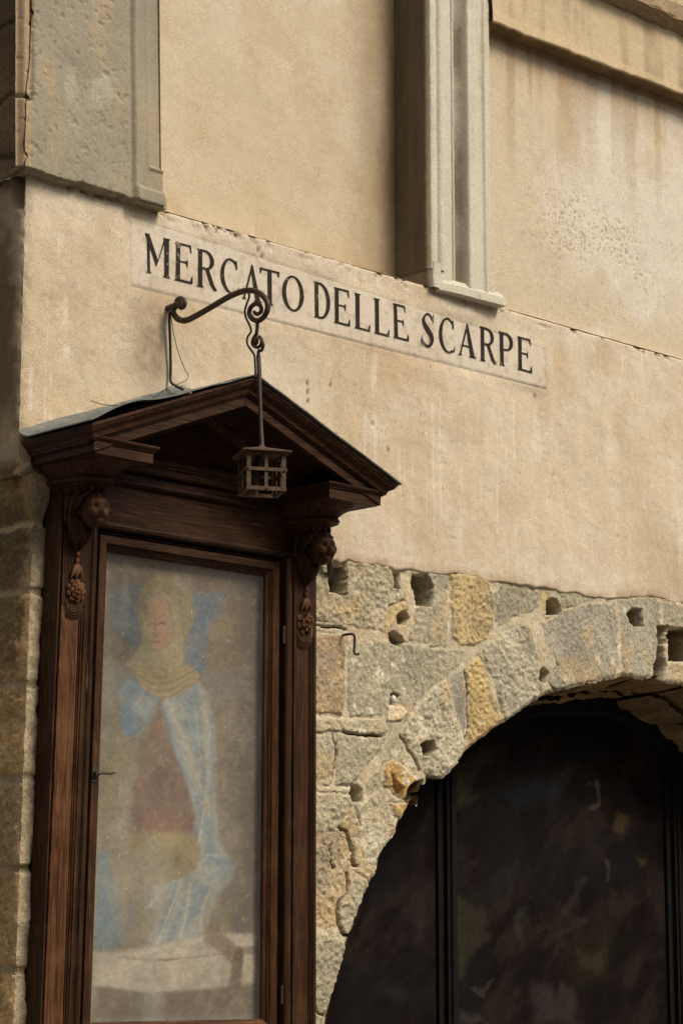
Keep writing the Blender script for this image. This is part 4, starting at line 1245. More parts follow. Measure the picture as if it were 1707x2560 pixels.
# ------------------------------------------------------------------ fresco behind the shrine's glass
def fresco():
    xs = np.arange(-0.46, 0.48, 0.0042); zs = np.arange(1.36, 3.19, 0.0042)
    X, Z = np.meshgrid(xs, zs)
    d0 = 0.012
    P = np.stack([X, np.full_like(X, -d0), Z], -1)
    px, py = project(P.reshape(-1, 3)); px, py = px.reshape(X.shape), py.reshape(X.shape)
    U0, V0 = (px - 220) / .319, (py - 1340) / .319
    U = U0 + (fbm(X, Z, 0.06, 3, 401) - .5) * 20; V = V0 + (fbm(X, Z, 0.06, 3, 403) - .5) * 20
    c = np.tile(lin((124, 115, 99)), X.shape + (1,))
    c = paint(c, sstep(0.42, 0.66, fbm(X, Z, 0.25, 4, 405)), lin((108, 94, 84)), .8)
    c = paint(c, sstep(0.5, 0.7, fbm(X, Z, 0.18, 4, 407)), lin((122, 116, 92)), .6)
    def Pg(pts, colr, soft=14, a=1.0):
        nonlocal c
        k = 1.0 + 0.8 * (fbm(X, Z, 0.03, 4, 431) - 0.5) + 0.9 * (fbm(X, Z, 0.13, 3, 437) - 0.5)
        c = paint(c, sstep(1.3 * soft + 4, -1.3 * soft - 4, poly_sd(U, V, pts)) * k, lin(colr), 0.95 * a)
    def Ln(pts, colr, w=8, a=.8):
        nonlocal c
        c = paint(c, np.exp(-(line_dist(U, V, catmull(pts, 5)) / (.75 * w)) ** 2) * (0.75 + 0.6 * (fbm(X, Z, 0.02, 3, 441) - .5)), lin(colr), a)
    def El(cx, cy, rx, ry, colr, soft=.12, a=1.0):
        nonlocal c
        r = np.sqrt(((U - cx) / rx) ** 2 + ((V - cy) / ry) ** 2)
        c = paint(c, sstep(1 + soft, 1 - soft, r), lin(colr), a)
    # sky and clouds
    Pg([(150, 80), (1420, 300), (1420, 480), (150, 420)], (106, 92, 80), 60, .7)
    Pg([(210, 430), (300, 385), (420, 390), (430, 840), (350, 860), (270, 770), (180, 740), (170, 600)], (92, 104, 116), 34, .9)
    Pg([(190, 650), (420, 700), (430, 740), (200, 720)], (122, 120, 112), 18, .6)
    Pg([(720, 420), (850, 440), (1060, 440), (1060, 600), (960, 700), (940, 1070), (860, 1090), (760, 1000)], (94, 104, 114), 34, .9)
    Pg([(760, 800), (930, 760), (900, 900), (780, 900)], (116, 110, 104), 40, .6)
    Pg([(800, 330), (1060, 330), (1050, 430), (850, 430)], (112, 90, 80), 24, .7)
    # attendant on the right, very faint
    El(1130, 590, 90, 140, (118, 102, 84), .3, .7)
    Pg([(1000, 640), (1060, 620), (1190, 700), (1200, 1050), (1000, 1090), (930, 1090), (965, 700)], (122, 106, 84), 30, .75)
    El(1130, 560, 50, 70, (108, 90, 76), .3, .6)
    # halo
    El(612, 590, 222, 298, (126, 116, 90), .04, 1.0)
    for q in (0.98, 0.9, 0.8):
        r = np.sqrt(((U - 612) / 212) ** 2 + ((V - 590) / 285) ** 2)
        c = paint(c, np.exp(-((r - q) / .015) ** 2), lin((104, 92, 64)), .4)
    Pg([(590, 380), (720, 390), (730, 470), (650, 520), (590, 440)], (104, 90, 68), 18, .6)
    # veil, face
    Pg([(440, 640), (470, 490), (560, 430), (640, 480), (710, 560), (745, 760), (750, 1000), (680, 1040), (400, 1060), (300, 1010), (430, 850)], (146, 134, 108), 12)
    for o_ in (0, 26, 52, 80):
        Ln([(650 + o_, 520), (680 + o_ * .9, 640), (690 + o_ * .8, 800), (690 + o_ * .7, 960)], (118, 104, 76), 6, .6)
    Pg([(455, 580), (490, 500), (560, 455), (622, 520), (655, 640), (662, 780), (620, 860), (565, 890), (512, 850), (478, 760), (452, 660)], (150, 124, 104), 9)
    El(600, 800, 46, 56, (150, 112, 94), .5, .7); El(560, 560, 60, 60, (154, 126, 104), .5, .5)
    Ln([(462, 612), (492, 598), (520, 614)], (110, 88, 72), 9, .65); Ln([(558, 645), (592, 612), (634, 628)], (108, 86, 70), 9, .65)
    Ln([(474, 690), (498, 680), (522, 692)], (70, 60, 52), 11, 1.0); Ln([(556, 692), (584, 680), (610, 692)], (68, 58, 52), 11, 1.0)
    Ln([(536, 640), (524, 740), (514, 778), (548, 788)], (116, 88, 72), 8, .85); Ln([(514, 828), (536, 830), (558, 826)], (126, 74, 64), 11, .95)
    Ln([(455, 640), (462, 560), (480, 500), (560, 448), (625, 512), (658, 640), (668, 790), (622, 868), (560, 896)], (100, 86, 64), 9, .8)
    El(500, 720, 24, 70, (158, 132, 110), .6, .5); El(545, 862, 26, 18, (158, 128, 108), .6, .5)
    Pg([(560, 880), (650, 840), (700, 1000), (640, 1050), (580, 1060), (520, 980)], (146, 126, 100), 22, .8)
    # scarf
    Pg([(350, 1040), (500, 1010), (650, 1040), (780, 1010), (880, 1100), (850, 1170), (720, 1240), (600, 1280), (500, 1262), (430, 1200)], (142, 127, 97), 10)
    for k in range(7):
        y = 1060 + 28 * k
        Ln([(390 + 16 * k, y), (480 + 8 * k, y + 60), (600, y + 66), (730 - 8 * k, y + 30), (840 - 14 * k, y - 30)], (110, 94, 64) if k % 2 else (160, 144, 108), 7, .75)
    # clouds level with the shoulders
    Pg([(140, 1020), (330, 1030), (340, 1080), (250, 1200), (140, 1230)], (118, 116, 108), 28, .8)
    Pg([(900, 1110), (1060, 1040), (1220, 1080), (1200, 1260), (980, 1290)], (112, 110, 104), 34, .7)
    # left part of the mantle
    Pg([(235, 1200), (340, 1085), (420, 1190), (560, 1280), (505, 1430), (420, 1530), (285, 1600), (268, 1440)], (106, 121, 132), 14)
    Pg([(300, 1290), (420, 1240), (540, 1300), (480, 1420), (400, 1440)], (138, 140, 136), 34, .8)
    Ln([(285, 1420), (350, 1350), (420, 1270)], (158, 148, 122), 9, .9); Ln([(290, 1590), (380, 1560), (450, 1500)], (150, 144, 130), 12, .7)
    # dress, child's shape
    Pg([(560, 1300), (600, 1380), (690, 1680), (770, 1890), (840, 2150), (840, 2330), (300, 2350), (380, 1700), (500, 1480)], (112, 90, 78), 30, .85)
    Pg([(120, 1600), (380, 1620), (360, 2100), (110, 2200)], (118, 104, 82), 60, .7)
    Pg([(430, 2190), (700, 2210), (680, 2330), (450, 2330)], (128, 88, 76), 50, .7)
    Pg([(240, 2300), (430, 2330), (690, 2310), (870, 2400), (880, 2580), (800, 2660), (500, 2740), (280, 2900), (200, 2700)], (134, 118, 84), 40, .8)
    Pg([(430, 2330), (690, 2320), (700, 2480), (600, 2520), (480, 2440)], (148, 134, 104), 36, .6)
    # right part of the mantle and the skirt of it
    Pg([(590, 1290), (720, 1240), (870, 1150), (950, 1260), (1000, 1500), (1006, 1900), (1000, 2150), (1040, 2420), (1090, 2500), (1160, 2590), (1130, 2690), (1000, 2850),
        (940, 3050), (850, 3160), (760, 3190), (540, 3240), (480, 3160), (560, 2960), (470, 2900), (520, 2740), (720, 2690), (860, 2610), (885, 2450), (850, 2300), (830, 2100), (760, 1880), (680, 1660)], (142, 142, 134), 13)
    for pts, w in (([(600, 1340), (650, 1520), (740, 1800), (820, 1960)], 34), ([(830, 1180), (880, 1500), (900, 1800), (890, 2050)], 24), ([(960, 1400), (990, 1700), (980, 2000)], 20), ([(850, 2050), (890, 2200), (850, 2330)], 40),
                   ([(950, 2240), (970, 2420), (930, 2540)], 60), ([(1000, 2540), (1110, 2570)], 50), ([(700, 2740), (640, 2900), (560, 3120)], 30), ([(880, 2760), (830, 2900), (760, 3080)], 44), ([(980, 2740), (900, 2830), (860, 2960)], 34), ([(700, 1500), (760, 1450), (790, 1520)], 26)):
        Ln(pts, (94, 117, 134), w, .72)
    for pts in ([(660, 1380), (760, 1600), (850, 1850), (890, 2000)], [(840, 1280), (860, 1500), (890, 1750)], [(900, 1260), (950, 1560), (940, 1900)], [(930, 2040), (900, 2230), (860, 2420)], [(940, 2060), (950, 2200)],
                [(900, 2560), (940, 2510), (1010, 2500)], [(800, 2720), (770, 2950), (720, 3160)], [(720, 2740), (600, 3040), (500, 3320)], [(980, 2730), (900, 2900), (880, 3080)], [(560, 3310), (700, 3180)], [(480, 2900), (590, 2780)]):
        Ln(pts, (168, 160, 142), 15, .75)
    Ln([(965, 1290), (1005, 1600), (1010, 2100), (1045, 2400)], (128, 104, 76), 5, .7)
    Ln([(505, 2800), (515, 2840)], (60, 50, 42), 8, .8)
    for pts, w, cl in (([(640, 1330), (720, 1560), (800, 1800), (860, 2000)], 60, (152, 148, 136)), ([(780, 1230), (830, 1480), (860, 1700)], 46, (108, 126, 138)), ([(910, 1230), (930, 1500), (945, 1900)], 40, (156, 150, 136)),
                       ([(730, 1280), (800, 1320), (860, 1250)], 50, (112, 128, 138)), ([(620, 2860), (560, 3000), (510, 3150)], 50, (126, 126, 116)), ([(760, 2850), (700, 3000), (650, 3150)], 40, (86, 110, 130)), ([(1010, 2640), (1110, 2640)], 50, (98, 116, 128)),
                       ([(320, 1180), (330, 1320), (300, 1500)], 40, (88, 114, 138)), ([(480, 1300), (440, 1400), (380, 1500)], 40, (134, 138, 134))):
        Ln(pts, cl, w, .5)
    # blue drapery at the lower left
    Pg([(80, 2500), (140, 2450), (200, 2690), (280, 2960), (275, 3180), (200, 3230), (60, 3240)], (98, 116, 126), 22, .85)
    Pg([(330, 2880), (380, 2840), (370, 3080), (330, 3080)], (106, 114, 114), 24, .6)
    # pale band with a dark bent shape, darker strip below
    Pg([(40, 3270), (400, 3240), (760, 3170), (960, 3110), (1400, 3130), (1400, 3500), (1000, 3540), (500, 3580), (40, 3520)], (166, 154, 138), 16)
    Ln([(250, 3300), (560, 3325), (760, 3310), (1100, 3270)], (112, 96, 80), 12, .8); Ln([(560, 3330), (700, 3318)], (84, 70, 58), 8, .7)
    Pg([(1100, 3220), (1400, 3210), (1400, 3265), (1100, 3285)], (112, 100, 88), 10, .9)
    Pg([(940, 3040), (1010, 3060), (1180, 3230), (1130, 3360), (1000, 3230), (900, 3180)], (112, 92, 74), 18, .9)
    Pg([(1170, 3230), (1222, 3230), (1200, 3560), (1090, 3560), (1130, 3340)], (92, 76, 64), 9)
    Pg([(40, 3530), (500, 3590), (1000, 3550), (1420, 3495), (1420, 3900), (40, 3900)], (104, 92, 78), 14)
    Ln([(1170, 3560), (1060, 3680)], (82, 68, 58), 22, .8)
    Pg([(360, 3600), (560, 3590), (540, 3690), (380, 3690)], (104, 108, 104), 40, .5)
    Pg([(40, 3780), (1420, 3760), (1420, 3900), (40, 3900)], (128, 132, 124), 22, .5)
    # the right side is darker
    c = paint(c, sstep(980, 1320, U0 + (fbm(X, Z, .2, 3, 421) - .5) * 200) * sstep(3150, 3050, V0), lin((80, 74, 68)), .8)
    wash = sstep(0.5, 0.72, fbm(X, Z * 0.5, 0.14, 4, 427)) * sstep(900, 300, np.abs(U0 - 300) + 0.1 * np.abs(V0 - 2200))
    c = paint(c, wash, lin((138, 134, 122)), .5)
    strokes = fbm(X * 0.5, Z, 0.012, 3, 429) - 0.5
    c = c * (1 + 0.30 * strokes + 0.5 * (fbm(X, Z, 0.10, 4, 439) - 0.5))[..., None]
    cr = np.abs(fbm(X, Z, 0.09, 4, 433) - 0.5)
    c = c * (1 - 0.22 * sstep(0.010, 0.002, cr) * sstep(0.45, 0.6, fbm(X, Z, 0.3, 2, 435)))[..., None]
    loss = sstep(0.6, 0.7, fbm(X, Z, 0.035, 4, 423))
    c = paint(c, loss, lin((146, 132, 112)), .22)
    spk = sstep(0.975, 0.985, vnoise(X * 150, Z * 90, 425))
    c = paint(c, spk, lin((200, 190, 170)), .7)
    for _ in range(1):                       # the paint has softened with age
        c0 = c
        p_ = np.pad(c, ((1, 1), (1, 1), (0, 0)), 'edge')
        c = (p_[1:-1, 1:-1] * 2 + p_[:-2, 1:-1] + p_[2:, 1:-1] + p_[1:-1, :-2] + p_[1:-1, 2:]) / 6.0
        c = 0.65 * c0 + 0.35 * c
    c = c * (1 + 0.16 * (fbm(X, Z, 0.008, 2, 443) - .5))[..., None]
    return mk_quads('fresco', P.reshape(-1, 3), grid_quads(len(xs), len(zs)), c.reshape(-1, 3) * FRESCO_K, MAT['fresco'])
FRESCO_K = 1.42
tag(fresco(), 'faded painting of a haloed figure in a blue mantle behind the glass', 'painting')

# ------------------------------------------------------------------ the wooden shrine
XS = -0.012
SHR = empty('wooden_shrine', (XS, -0.05, 1.15), 'dark carved wooden wall shrine with a pediment roof and glazed door', 'shrine')
def SB(m, name, mat, parent=SHR, smooth=False):
    return m.build(name, MAT[mat], parent, smooth, True, XS)
ZPK, KR = 3.820, 0.393
RAKE = [(.060, .0), (.060, -.012), (.055, -.015), (.053, -.022), (.046, -.030), (.034, -.040), (.030, -.050), (.028, -.058), (.020, -.060), (.020, -.066), (.012, -.068), (.012, -.106), (-.015, -.106), (-.015, -.085)]
for sgn in (-1, 1):
    st = []
    for p, zo in RAKE:
        ze = ZPK - KR * (.724 + p) + zo
        st.append(((sgn * (.724 + p), 0.004, ze), (sgn * (.724 + p), .36 + p, ze), (sgn * 0.0005, .36 + p, ZPK + zo)))
    m = MB()
    secs = [[s[k] for s in st] for k in range(3)]
    if sgn > 0: secs = secs[::-1]
    # subdivide the long run so that the wood can be a little uneven
    m.sections(secs, closed=False)
    SB(m, 'raking_cornice', 'wood_h')
    # boards of the soffit
    for j in range(3):
        d0, d1 = .10 + .085 * j, .10 + .085 * (j + 1) - .004
        m = MB()
        a, b_ = 0.002, .712
        m.sections([[(sgn * x, d, ZPK - KR * x - .088 - t) for d, t in ((d0, 0), (d1, 0), (d1, -.016), (d0, -.016))] for x in (a, b_)])
        SB(m, 'soffit_board', 'wood_h')
    # inner raking moulding over the tympanum
    m = MB()
    prof = [(.08, -.075), (.155, -.088), (.155, -.104), (.138, -.112), (.128, -.128), (.118, -.132), (.118, -.146), (.08, -.146)]
    m.sections([[(sgn * x, d, ZPK - KR * x + zo) for d, zo in prof] for x in (0.0004, .66)])
    SB(m, 'tympanum_moulding', 'wood_h')
# tympanum
m = MB()
m.sections([[(-.66, d, 3.47), (.66, d, 3.47), (.66, d, ZPK - KR * .66 - .10), (0, d, ZPK - .10), (-.66, d, ZPK - KR * .66 - .10)] for d in (.02, .085)])
SB(m, 'tympanum', 'wood_h')
# entablature
m = MB(); m.hsweep([(.02, 3.512), (.098, 3.512), (.128, 3.506), (.134, 3.498), (.130, 3.490), (.122, 3.487), (.122, 3.480), (.112, 3.476), (.112, 3.452), (.106, 3.448), (.02, 3.448)], -.52, .52); SB(m, 'cornice_strip', 'wood_h')
m = MB(); m.hsweep([(.02, 3.4475), (.078, 3.4475), (.088, 3.440), (.088, 3.418), (.096, 3.414), (.098, 3.402), (.088, 3.394), (.02, 3.394)], -.52, .52); SB(m, 'architrave', 'wood_h')
m = MB(); m.box(-.52, .52, .02, .074, 3.246, 3.3935); SB(m, 'frieze_board', 'wood_h')
m = MB(); m.hsweep([(.02, 3.2455), (.082, 3.2455), (.094, 3.240), (.098, 3.230), (.094, 3.220), (.084, 3.216), (.02, 3.2155)], -.52, .52); SB(m, 'door_head_moulding', 'wood_h')
# door case uprights and door
for s in (-1, 1):
    m = MB()
    pr = [(.484, .0), (.484, .088), (.488, .094), (.496, .098), (.506, .098), (.512, .090), (.520, .088), (.520, .0)]
    m.vsweep([(s * x, d) for x, d in pr], 1.20, 3.215); SB(m, 'door_case', 'wood_v')
DOOR = empty('door', (0, 0, 0)); DOOR.parent = SHR; DOOR.location = (0, 0, 0)
def frame_member(pts, prof, name, mat):
    """pts: outer corner a, outer corner b, inward direction; prof: (inset, d)"""
    (ax, az), (bx, bz), (ix, iz) = pts
    t = np.array([bx - ax, bz - az]); t = t / np.linalg.norm(t)
    secs = []
    for (ox, oz), sg in (((ax, az), 1), ((bx, bz), -1)):
        secs.append([(ox + ix * w + t[0] * sg * w, d, oz + iz * w + t[1] * sg * w) for w, d in prof])
    m = MB(); m.sections(secs)
    return SB(m, name, mat, DOOR)
DP = [(.0, .02), (.0, .062), (.004, .066), (.009, .066), (.011, .060), (.014, .060), (.017, .074), (.046, .074), (.049, .066), (.053, .066), (.057, .058), (.068, .052), (.0685, .02)]
xo, zt, zb = .474, 3.210, 1.338
frame_member(((-xo, zb), (-xo, zt), (1, 0)), DP, 'stile', 'wood_v')
frame_member(((xo, zt), (xo, zb), (-1, 0)), DP, 'stile', 'wood_v')
frame_member(((-xo, zt), (xo, zt), (0, -1)), DP, 'rail', 'wood_h')
frame_member(((xo, zb), (-xo, zb), (0, 1)), DP, 'rail', 'wood_worn_h')
m = MB(); m.add([(-.412, .042, 1.40), (.412, .042, 1.40), (.412, .042, 3.148), (-.412, .042, 3.148)], [(0, 1, 2, 3)]); SB(m, 'glass_pane', 'glass', DOOR)
for z in (2.905, 1.50):
    m = MB(); m.tube([(.481, .080, z - .035), (.481, .080, z + .035)], .0065, 8); m.tube([(.481, .080, z - .002), (.481, .080, z + .002)], .0078, 8); SB(m, 'hinge', 'iron', DOOR, True)
m = MB()
m.tube([(-.445, .070, 2.30), (-.445, .095, 2.30)], .010, 10); m.tube([(-.445, .094, 2.30), (-.425, .100, 2.304), (-.395, .102, 2.302), (-.37, .100, 2.306)], [.006, .006, .005, .0035], 8)
m.box(-.458, -.432, .074, .078, 2.27, 2.33)
SB(m, 'door_handle', 'iron', DOOR, True)
# bottom sill and apron
m = MB(); m.hsweep([(.0, 1.335), (.10, 1.335), (.13, 1.322), (.13, 1.302), (.11, 1.285), (.10, 1.262), (.0, 1.262)], -.70, .70); SB(m, 'sill', 'wood_worn_h')
m = MB(); m.hsweep([(.0, 1.261), (.075, 1.261), (.075, 1.15), (.06, 1.13), (.0, 1.13)], -.60, .60); SB(m, 'apron', 'wood_h')

# pilasters
for s in (-1, 1):
    xp = s * .583
    PIL = empty('pilaster', (0, 0, 0)); PIL.parent = SHR; PIL.location = (0, 0, 0)
    m = MB(); m.box(xp - .062, xp + .062, .0, .080, 1.34, 3.40); SB(m, 'backboard', 'wood_worn' if s < 0 else 'wood_v', PIL)
    m = MB(); m.vsweep([(s * .6455, 0.0), (s * .6455, .0885), (s * .652, .0885), (s * .652, .0)], 1.34, 3.38); SB(m, 'side_board', 'wood_v', PIL)
    # solid upper field with a round-ended foot
    loop = [(xp - .0585, 3.395), (xp - .0585, 2.905), (xp - .048, 2.905)]
    for k in range(13):
        a = math.pi * (1 + k / 12)
        loop.append((xp + .044 * math.cos(a), 2.925 + .044 * math.sin(a)))
    loop += [(xp + .048, 2.905), (xp + .0585, 2.905), (xp + .0585, 3.395)]
    m = MB(); m.sections([[(x, d, z) for x, z in loop] for d in (.079, .094)]); SB(m, 'upper_field', 'wood_v', PIL)
    for r, dd, w in ((.050, .092, .0045), (.058, .088, .0045), (.066, .085, .003)):
        m = MB()
        pts = [(xp + r * math.cos(a), dd - .004, 2.925 + r * math.sin(a)) for a in np.linspace(math.radians(205 + (r - .05) * 900), math.radians(335 - (r - .05) * 900), 14)]
        m.tube(pts, w, 6); SB(m, 'arc_moulding', 'wood_v', PIL, True)
    for e in (-1, 1):
        m = MB()
        pr = [(xp + e * .0585, .079), (xp + e * .0585, .094), (xp + e * .049, .094), (xp + e * .047, .089), (xp + e * .041, .089), (xp + e * .039, .084), (xp + e * .034, .084), (xp + e * .033, .079)]
        m.vsweep(pr, 1.345, 2.9045); SB(m, 'border_moulding', ('wood_worn' if e < 0 else 'wood_v') if s < 0 else 'wood_v', PIL)
    # capital: block, bell, leaf collar
    CAP = empty('capital', (0, 0, 0)); CAP.parent = SHR; CAP.location = (0, 0, 0)
    xb0, xb1 = sorted((s * .440, s * .738))
    m = MB()
    secs = []
    for z, g in ((3.420, -.014), (3.458, -.014), (3.460, -.009), (3.466, -.007), (3.470, .0), (3.476, .004), (3.482, .004)):
        secs.append([(xb0 - g, .0, z), (xb1 + g, .0, z), (xb1 + g, .380 + g, z), (xb0 - g, .380 + g, z)])
    m.sections(secs); SB(m, 'cornice_block', 'wood_h', CAP)
    def plan(a, b_, z, n=26, pw=0.8):
        L = []
        for k in range(n + 1):
            t = math.pi * k / n
            cx, sx_ = math.cos(t), math.sin(t)
            L.append((xp + a * math.copysign(abs(cx) ** pw, cx), .03 + b_ * abs(sx_) ** pw, z))
        return L
    m = MB()
    m.sections([plan(a, b_, z) for a, b_, z in ((.080, .20, 3.352), (.098, .225, 3.354), (.103, .230, 3.362), (.100, .226, 3.370), (.094, .220, 3.372), (.098, .228, 3.382), (.110, .25, 3.396), (.124, .29, 3.408), (.130, .305, 3.4195))])
    SB(m, 'bell', 'wood_v', CAP, True)
    m = MB()
    m.sections([plan(a, b_, z, 40) for a, b_, z in ((.060, .155, 3.310), (.066, .165, 3.318), (.076, .182, 3.338), (.082, .192, 3.351))])
    SB(m, 'leaf_collar', 'wood_v', CAP, True)
    for k in range(11):
        t = math.pi * (0.06 + 0.88 * k / 10)
        cx = math.copysign(abs(math.cos(t)) ** .8, math.cos(t)); sx_ = abs(math.sin(t)) ** .8
        m = MB()
        for (f, zz, rr) in ((.93, 3.330, .010),):
            m.ball((xp + .0745 * cx, .03 + .179 * sx_, 3.332), (.0085, .0085, .016), 8, 6)
        SB(m, 'carved_leaf', 'wood_v', CAP, True)

    # winged cherub head
    CH = empty('cherub_carving', (0, 0, 0)); CH.parent = SHR; CH.location = (0, 0, 0)
    hc = np.array([xp + .006, .185, 3.252])
    def head_fn(n):
        x, y, z = n            # +y faces outwards
        f = 1.0
        f += 0.08 * math.exp(-((z - .42) / .2) ** 2) * max(y, 0)                                   # brow
        f -= 0.24 * sum(math.exp(-(((x - e * .36) / .17) ** 2 + ((z - .12) / .12) ** 2)) for e in (-1, 1)) * (y > 0)
        f += 0.15 * sum(math.exp(-(((x - e * .42) / .24) ** 2 + ((z + .30) / .26) ** 2)) for e in (-1, 1)) * (y > 0)
        f += 0.34 * math.exp(-((x / .13) ** 2 + ((z + .13) / .18) ** 2)) * (y > 0)
        f -= 0.14 * math.exp(-((x / .26) ** 2 + ((z + .46) / .05) ** 2)) * (y > 0)
        f += 0.10 * math.exp(-((x / .2) ** 2 + ((z + .40) / .05) ** 2)) * (y > 0)
        f += 0.13 * math.exp(-((x / .24) ** 2 + ((z + .72) / .14) ** 2)) * (y > 0)
        return f
    m = MB(); m.ball((0, 0, 0), (.053, .058, .066), 48, 36, head_fn)
    th_ = math.radians(-14)
    m.V = [(hc[0] + math.cos(th_) * v[0] + math.sin(th_) * v[1], hc[1] - math.sin(th_) * v[0] + math.cos(th_) * v[1], hc[2] + v[2]) for v in m.V]
    HD = SB(m, 'head', 'wood_v', CH, True)
    m = MB()
    rr = random.Random(5)
    for k in range(150):
        ph = rr.uniform(-math.pi, math.pi); zz = rr.uniform(-.35, .98)
        r_ = math.sqrt(max(0, 1 - zz * zz)); n = (r_ * math.cos(ph), r_ * math.sin(ph), zz)
        if n[1] > 0.18 and zz < 0.66 and abs(n[0]) < 0.93: continue
        nn = (math.cos(th_) * n[0] + math.sin(th_) * n[1], -math.sin(th_) * n[0] + math.cos(th_) * n[1], n[2])
        m.ball((hc[0] + .052 * nn[0], hc[1] + .056 * nn[1], hc[2] + .065 * nn[2]), rr.uniform(.006, .010), 8, 6)
    SB(m, 'hair', 'wood_v', CH, True)
    # backing corbel behind the head
    m = MB()
    m.sections([[(xp - a, .078, z), (xp - a * .9, d, z), (xp + a * .9, d, z), (xp + a, .078, z)] for a, d, z in ((.040, .10, 3.14), (.052, .118, 3.19), (.058, .14, 3.25), (.060, .17, 3.31), (.060, .18, 3.335))])
    SB(m, 'corbel', 'wood_v', CH, True)
    for e in (-1, 1):
        for k in range(3):
            m = MB()
            m.tube(catmull([(xp + e * (.030 + .012 * k), .205 - .045 * k, 3.322), (xp + e * (.056 + .006 * k), .175 - .030 * k, 3.285), (xp + e * (.060 + .004 * k), .135 - .016 * k, 3.235 - .012 * k)], 5), [.003, .006, .009, .011, .012, .012, .011, .009, .007, .004, .002], 8)
            SB(m, 'acanthus_leaf', 'wood_v', CH, True)
    # wings folding down to a point
    for e in (-1, 1):
        m = MB()
        for f in range(5):
            a = np.array([xp + e * (.056 - .007 * f), .105 + .010 * f, 3.262 - .012 * f]); b_ = np.array([xp + e * (.046 - .010 * f), .112 + .008 * f, 3.195 - .010 * f]); cpt = np.array([xp + e * .006, .100 + .003 * f, 3.112 + .004 * f])
            m.tube(catmull([a, b_, cpt], 5), [.006, .009, .011, .012, .012, .012, .011, .010, .008, .006, .003], 8)
        SB(m, 'wing', 'wood_v', CH, True)
    # pendant: knot, leaves and flower (left) or fruit (right)
    PEN = empty('pendant_carving', (0, 0, 0)); PEN.parent = SHR; PEN.location = (0, 0, 0)
    m = MB(); m.ball((xp, .104, 3.098), (.009, .008, .011), 10, 8); m.ball((xp - .002, .103, 3.075), (.008, .008, .012), 10, 8); SB(m, 'knot', 'wood_worn', PEN, True)
    for (ox, lean) in ((-.018, -.012), (.0, -.006), (.016, .010)):
        m = MB(); m.tube(catmull([(xp + ox * .1, .100, 3.066), (xp + ox * .7, .104, 3.040), (xp + ox + lean, .106, 3.008)], 5), [.002, .005, .0075, .009, .010, .0105, .010, .009, .007, .004, .0015], 8)
        SB(m, 'leaf', 'wood_worn', PEN, True)
    if s < 0:
        for ring, (nr, rad, pr_, dd) in enumerate(((9, .034, .0125, .099), (7, .022, .0115, .107), (5, .011, .009, .112))):
            for k in range(nr):
                a = 2 * math.pi * (k + .5 * ring) / nr
                m = MB(); m.ball((xp + rad * math.cos(a), dd, 2.962 + rad * math.sin(a)), (pr_, .008, pr_), 9, 7)
                SB(m, 'petal', 'wood_worn', PEN, True)
        m = MB(); m.ball((xp, .092, 2.962), (.034, .010, .034), 14, 8); SB(m, 'flower_base', 'wood_worn', PEN, True)
    else:
        rr = random.Random(3)
        for k in range(17):
            a = rr.uniform(0, 6.28); r_ = .028 * math.sqrt(rr.random())
            m = MB(); m.ball((xp + .004 + r_ * math.cos(a), .104 + .010 * (1 - r_ / .03), 2.962 + 1.15 * r_ * math.sin(a)), rr.uniform(.0075, .0115), 9, 7)
            SB(m, 'berry', 'wood_worn', PEN, True)
        for (a, r_) in ((3.6, .034), (4.4, .04), (5.2, .034), (2.7, .034)):
            m = MB(); m.ball((xp + r_ * math.cos(a), .097, 2.962 + r_ * math.sin(a)), (.013, .006, .015), 9, 7); SB(m, 'leaf', 'wood_worn', PEN, True)

# lead-covered roof: two sheets, the left one lifting off the wood
ROOF = empty('roof', (0, 0, 0)); ROOF.parent = SHR; ROOF.location = (0, 0, 0)
for s in (-1, 1):
    nx, nd = 44, 14
    V, F = [], []
    for lay in (0, 1):
        for i in range(nx + 1):
            x = .80 * i / nx
            for j in range(nd + 1):
                d = .002 + (.432 - .002) * j / nd
                lift = 0.0
                if s < 0:
                    lift = .030 * math.exp(-((x - .62) / .15) ** 2) * (.25 + .75 * j / nd) + .008 * math.exp(-((x - .3) / .12) ** 2) * j / nd
                wob = .004 * (vnoise(np.array([x * 14 + 3 * s]), np.array([d * 10.0]), 7)[0] - .5)
                z = ZPK - KR * x + .005 + lift + wob + (0.0045 if lay == 0 else 0)
                if j == 0: z += .030          # turned up against the wall
                if j == 1: z += .010
                V.append((s * x, d, z))
    n1 = (nx + 1) * (nd + 1)
    for i in range(nx):
        for j in range(nd):
            a = i * (nd + 1) + j
            f = (a, a + 1, a + nd + 2, a + nd + 1)
            if s > 0: f = f[::-1]
            F.append(f); F.append(tuple(n1 + k for k in f[::-1]))
    def rimq(a, b_):
        F.append((a, b_, b_ + n1, a + n1))
    for i in range(nx): rimq(i * (nd + 1) + nd, (i + 1) * (nd + 1) + nd)
    for j in range(nd): rimq(nx * (nd + 1) + j, nx * (nd + 1) + j + 1)
    m = MB(); m.add(V, F); SB(m, 'lead_sheet', 'lead', ROOF, True)
m = MB(); m.sections([[(sgn * x, d, ZPK - KR * x - dz_) for sgn, x, dz_ in ((-1, .75, .004), (-1, 0, .004), (1, .75, .004), (1, .75, .07), (1, 0, .086), (-1, .75, .07))] for d in (.01, .36)])
SB(m, 'roof_deck', 'wood_h', ROOF)

